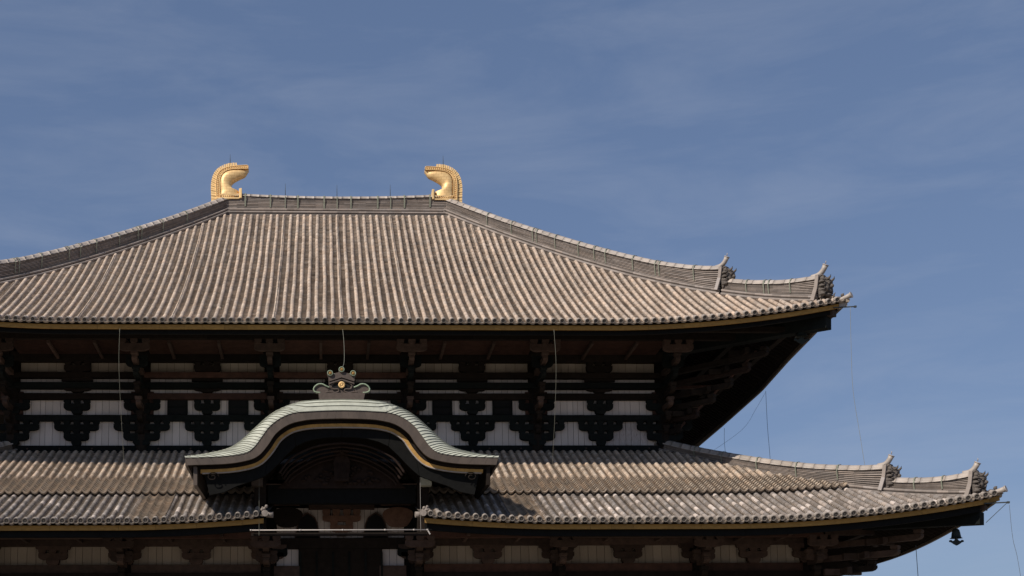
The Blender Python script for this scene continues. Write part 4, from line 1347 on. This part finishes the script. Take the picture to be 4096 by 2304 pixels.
for cxw in (-2.28, 2.17):
    pts = [(-.78, 13.62), (.78, 13.62), (.68, 14.2), (.60, 14.7), (.45, 15.05), (.22, 15.22), (0, 15.36), (-.22, 15.22), (-.45, 15.05), (-.60, 14.7), (-.68, 14.2)]
    b = MB(); b.prism([(cxw + u, v) for u, v in pts], LYW - .05, LYW + .08); wn = b.build('bell_window', M['void'], lwall)
    f = MB()
    out_ = [(cxw + u * 1.12, 14.3 + (v - 14.3) * 1.08) for u, v in pts]; in_ = [(cxw + u, v) for u, v in pts]
    for k in range(len(pts)):
        k2 = (k + 1) % len(pts)
        f.prism([in_[k], in_[k2], out_[k2], out_[k]][::-1], LYW - .12, LYW + .05)
    f.build('window_frame', M['brown'], wn)
C_mid = bracket_mesh([(.75, .30, .40, (-.5, .5), .95), (1.25, .95, .38, (-1.0, -.35, .35, 1.0), 1.75)], 'bracket', M['porch'], base_w=.8)
link('bracket', C_mid, lwall, loc=(-.05, LYW - .2, 13.85))
hbeam(-2.2, 2.1, LYW - .35, LYW + .1, 15.62, 15.92, M['brown'], lwall)
for sg in (-1, 1):      # rounded cloud-shaped bracket boards flanking the windows
    b = MB(); cxx = sg * 3.55
    poly = [(cxx + .95 * cos(a) * (1 + .12 * sin(3 * a)), 14.85 + .72 * sin(a) * (1 + .1 * cos(2 * a))) for a in [2 * pi * k / 22 for k in range(22)]]
    b.prism(poly, .9, 1.2); b.build('cloud_board', M['porch'] if sg > 0 else M['dark'], lwall)
    link('bracket', D_mid, lwall, loc=(sg * 4.5, LYW - .2, 12.2))
# pale pipe across the opening and two thin drop wires
pp = MB(); pp.tube([(-5.55, -5.7, 13.02), (4.95, -5.7, 13.02)], .036, 8); pipe = pp.build('pipe', M['rod'], hall, label='pale horizontal metal pipe spanning the entrance opening')
for x in (-5.5, -2.6, -.1, 2.4, 4.1, 4.9):
    b = MB(); b.tube([(x - .05, -5.7, 13.02), (x + .05, -5.7, 13.02)], .052, 8); b.build('pipe_collar', M['rod'], pipe)
b = MB(); b.beam((4.9, -5.7, 13.02), (5.05, -5.7, 12.75), .07, .07); b.build('pipe_bracket', M['rod'], pipe)
b = MB(); b.box((-5.5, -5.5, 12.72), (4.9, -5.3, 12.90)); b.build('carrier_rail', M['dark'], pipe)

# ---------------- crest ornament on the gable
OY = -6.55; OX = -.13
crn = MB()
crn.prism([(OX - 1.28, 20.64), (OX + 1.28, 20.64), (OX + 1.38, 21.08), (OX - 1.38, 21.08)], OY, OY + .9)
crn.prism([(OX - .80, 21.08), (OX + .80, 21.08), (OX + .74, 21.5), (OX + .78, 22.05), (OX + .50, 22.25), (OX, 22.42), (OX - .50, 22.25), (OX - .78, 22.05), (OX - .74, 21.5)], OY + .12, OY + .8)
ornament = crn.build('crest_ornament', M['orn'], gable, label='dark bronze crest with three knobs and a gold flower')
def solid_tube_xz(pts, r, mat, name, y=OY + .05, par=ornament, n=6):
    b = MB(); b.tube([(OX + x, y, z) for x, z in pts], r, n); return b.build(name, mat, par)
for sg in (-1, 1):
    wing = smooth_curve([(sg * .72, 21.42), (sg * .92, 21.50), (sg * 1.15, 21.62), (sg * 1.40, 21.60), (sg * 1.62, 21.42), (sg * 1.64, 21.22), (sg * 1.48, 21.12), (sg * 1.25, 21.10)], 3)
    solid_tube_xz(wing, .045, M['verdi'], 'wing_rim')
    b = MB(); poly = [(OX + x, z) for x, z in wing] + [(OX + sg * .75, 21.1)]
    if sg > 0: poly = poly[::-1]
    b.prism(poly, OY + .12, OY + .45); b.build('scroll_wing', M['orn'], ornament)
    sc2 = smooth_curve([(sg * .12, 21.78), (sg * .42, 21.72), (sg * .62, 21.52), (sg * .50, 21.32), (sg * .22, 21.32), (sg * .18, 21.18), (sg * .40, 21.10), (sg * .70, 21.14), (sg * .95, 21.12)], 3)
    solid_tube_xz(sc2, .05, M['orn'], 'scroll', y=OY + .06)
    for ch, zz in enumerate((22.02, 21.86)):
        b = MB(); b.beam((OX, OY + .04, zz + .02), (OX + sg * .74, OY + .04, zz - .22), .16, .075); b.build('chevron_moulding', M['orn'], ornament)
    arm = smooth_curve([(0, 22.42), (sg * .3, 22.30), (sg * .52, 22.26), (sg * .66, 22.28)], 3)
    solid_tube_xz(arm, .06, M['verdi'], 'knob_arm', y=OY + .3)
b = MB(); b.prism([(OX - .52, 21.68), (OX, 21.98), (OX + .52, 21.68), (OX + .42, 21.3), (OX - .42, 21.3)][::-1], OY + .085, OY + .13); b.build('flower_recess', M['void'], ornament)
for (x, z) in ((-.68, 22.28), (0, 22.50), (.68, 22.27)):
    b = MB(); b.tube([(OX + x, OY + .02, z), (OX + x, OY + .6, z)], .175, 16); b.build('knob', M['orn'], ornament)
    b = MB(); b.tube([(OX + x, OY - .03, z), (OX + x, OY + .03, z)], .085, 12); b.ball((OX + x, OY - .03, z), (.04, .03, .04), 8, 5); b.build('knob_boss', M['ochre'], ornament)
    b = MB(); rows = []
    for k in range(17):
        a = 2 * pi * k / 16
        rows.append([(OX + x + (.15 + .025 * cos(q_)) * cos(a), OY + .01 + .025 * sin(q_), z + (.15 + .025 * cos(q_)) * sin(a)) for q_ in (0, 1.57, 3.14, 4.71)])
    b.grid(rows, 1, True, closed=True); b.build('knob_rim', M['verdi'], ornament)
fl = MB(); FZ = 21.56
for k in range(16):
    a = 2 * pi * k / 16; d = Vector((cos(a), 0, sin(a))); s_ = Vector((-sin(a), 0, cos(a)))
    c = Vector((OX, OY - .02, FZ)); rows = []
    for f, w_, hh in ((.05, .008, .02), (.12, .026, .055), (.18, .036, .045), (.205, .018, .01)):
        rows.append([c + d * f - s_ * w_, c + d * f + Vector((0, -hh, 0)), c + d * f + s_ * w_])
    fl.grid(rows, 1, True)
fl.ball((OX, OY - .04, FZ), (.055, .05, .055), 10, 6)
fl.tube([(OX, OY, FZ), (OX, OY + .1, FZ)], .19, 16)
fl.build('gold_flower', M['gold'], ornament, label='gold sixteen-petal flower on the crest')

# ================================================================== WIND BELLS (top-level things)
def wind_bell(loc, label, s=1.0):
    r = bpy.data.objects.new('wind_bell', None); COL.objects.link(r); r.location = loc
    r['label'] = label; r['category'] = 'wind bell'; r['group'] = 'bronze bells hung under the roof corners'
    b = MB(); rows = []
    for z, rr in ((1.30, .02), (1.28, .16), (1.20, .25), (1.0, .30), (.8, .33), (.62, .36), (.56, .44)):
        rows.append([(rr * s * cos(2 * pi * k / 14) * (1 + (.12 if z < .6 and k % 3 == 0 else 0)), rr * s * sin(2 * pi * k / 14), z * s) for k in range(14)])
    b.grid(rows[::-1], 1, True, closed=True); b.build('bell_body', M['bell'], r)
    b = MB(); b.tube([(0, 0, 1.28 * s), (0, 0, 2.05 * s)], .03, 6); b.build('hanger', M['iron'], r)
    b = MB(); b.tube([(0, 0, .8 * s), (0, 0, .40 * s)], .03, 6); b.build('clapper_rod', M['iron'], r)
    pts = [(-.10, .50), (.10, .50), (.16, .40), (.30, .34), (.42, .44), (.55, .40), (.56, .28), (.40, .24), (.24, .12), (.08, .03), (0, 0), (-.08, .03), (-.24, .12), (-.40, .24), (-.56, .28), (-.55, .40), (-.42, .44), (-.30, .34), (-.16, .40)]
    b = MB(); b.prism([(u * s, v * s) for u, v in pts], -.03, .03); o = b.build('wind_catcher', M['bell'], r)
    return r
wind_bell((37.42, -4.0, 12.22), 'dark bronze bell hanging below the lower roof corner against the sky', .80)
wind_bell((30.9, 2.4, 26.75), 'bronze bell hanging in the shade below the upper roof corner', .95)

# ================================================================== CABLES (top-level things)
def cable(pts, label, mat='wire', r=.011):
    b = MB(); P_ = smooth_curve(pts, 5)
    b.tube(P_, r, 5)
    o = b.build('cable', M[mat], None, label=label, category='cable'); return o
ze = 27.05
cable([(-14.3, .25, ze), (-14.42, .9, 24.8), (-14.5, 2.6, 22), (-14.55, 4.3, 19.2), (-14.6, 3.6, 18.35)], 'pale cable dropping from the upper eave left of the entrance gable')
cable([(.05, .25, ze), (.10, -1.5, 25.6), (.06, -4.6, 23.6), (-.05, -6.4, 22.7)], 'pale cable dropping from the upper eave to the gable crest')
cable([(13.8, .25, ze), (14.0, .9, 24.8), (14.15, 2.6, 22), (14.3, 4.6, 19.6), (14.35, 5.2, 18.9)], 'pale cable dropping from the upper eave right of the entrance gable')
cable([(33.35, .1, 28.6), (33.25, .05, 26.0), (33.2, .0, 23.0), (33.5, .0, 20.0), (33.75, .0, 17.6)], 'faint cable falling from the upper roof corner to the lower hip', 'wire', .012)
cable([(33.35, 16.8, 27.3), (33.36, 16.8, 24.5), (33.42, 16.7, 21.9), (33.45, 16.7, 18.3)], 'dark cable dropping from the middle of the side eave to the lower hip ridge', 'wire_dark', .015)
cable([(33.35, 27.5, 26.8), (33.3, 27.5, 25.6), (33.35, 27.5, 24.4), (33.4, 27.5, 20.3)], 'short dark cable dropping from the far side eave', 'wire_dark', .015)
cable([(33.35, 16.9, 27.2), (31.2, 13.0, 24.9), (28.6, 8.4, 22.3), (25.9, 7.6, 20.4)], 'slanting dark stay cable between the side eave and hip ridge', 'wire_dark', .009)
cable([(39.78, -6, 14.4), (39.85, -6, 12.4), (40.1, -6, 10.8), (40.5, -6, 6)], 'thin cable hanging from the bracket on the lower roof corner', 'wire_dark', .012)
cable([(36.0, -1.6, 12.6), (36.05, -1.6, 9), (36.1, -1.6, 5)], 'dark cable hanging below the right side of the lower eave', 'wire_dark', .02)
cable([(-5.02, -5.75, 16.3), (-5.02, -5.75, 13), (-5.02, -5.75, 12.8)], 'thin vertical wire at the left edge of the entrance opening', 'wire', .008)
cable([(4.5, -5.75, 16.3), (4.5, -5.75, 14.6), (4.5, -5.75, 12.9)], 'thin vertical wire at the right edge of the entrance opening', 'rod', .010)
# little iron outriggers on the roof corners
for (x, y, z, par) in ((33.2, .2, 28.62, upper), (39.3, -5.8, 14.55, lower)):
    b = MB(); b.beam((x - .9, y + .1, z - .02), (x + .55, y, z + .04), .06, .07); b.box((x + .45, y - .06, z - .03), (x + .6, y + .06, z + .09))
    if par is lower: b.beam((x + .45, y, z), (x - .75, y + .3, z - 1.15), .035, .035)
    b.build('corner_outrigger', M['iron'], par)
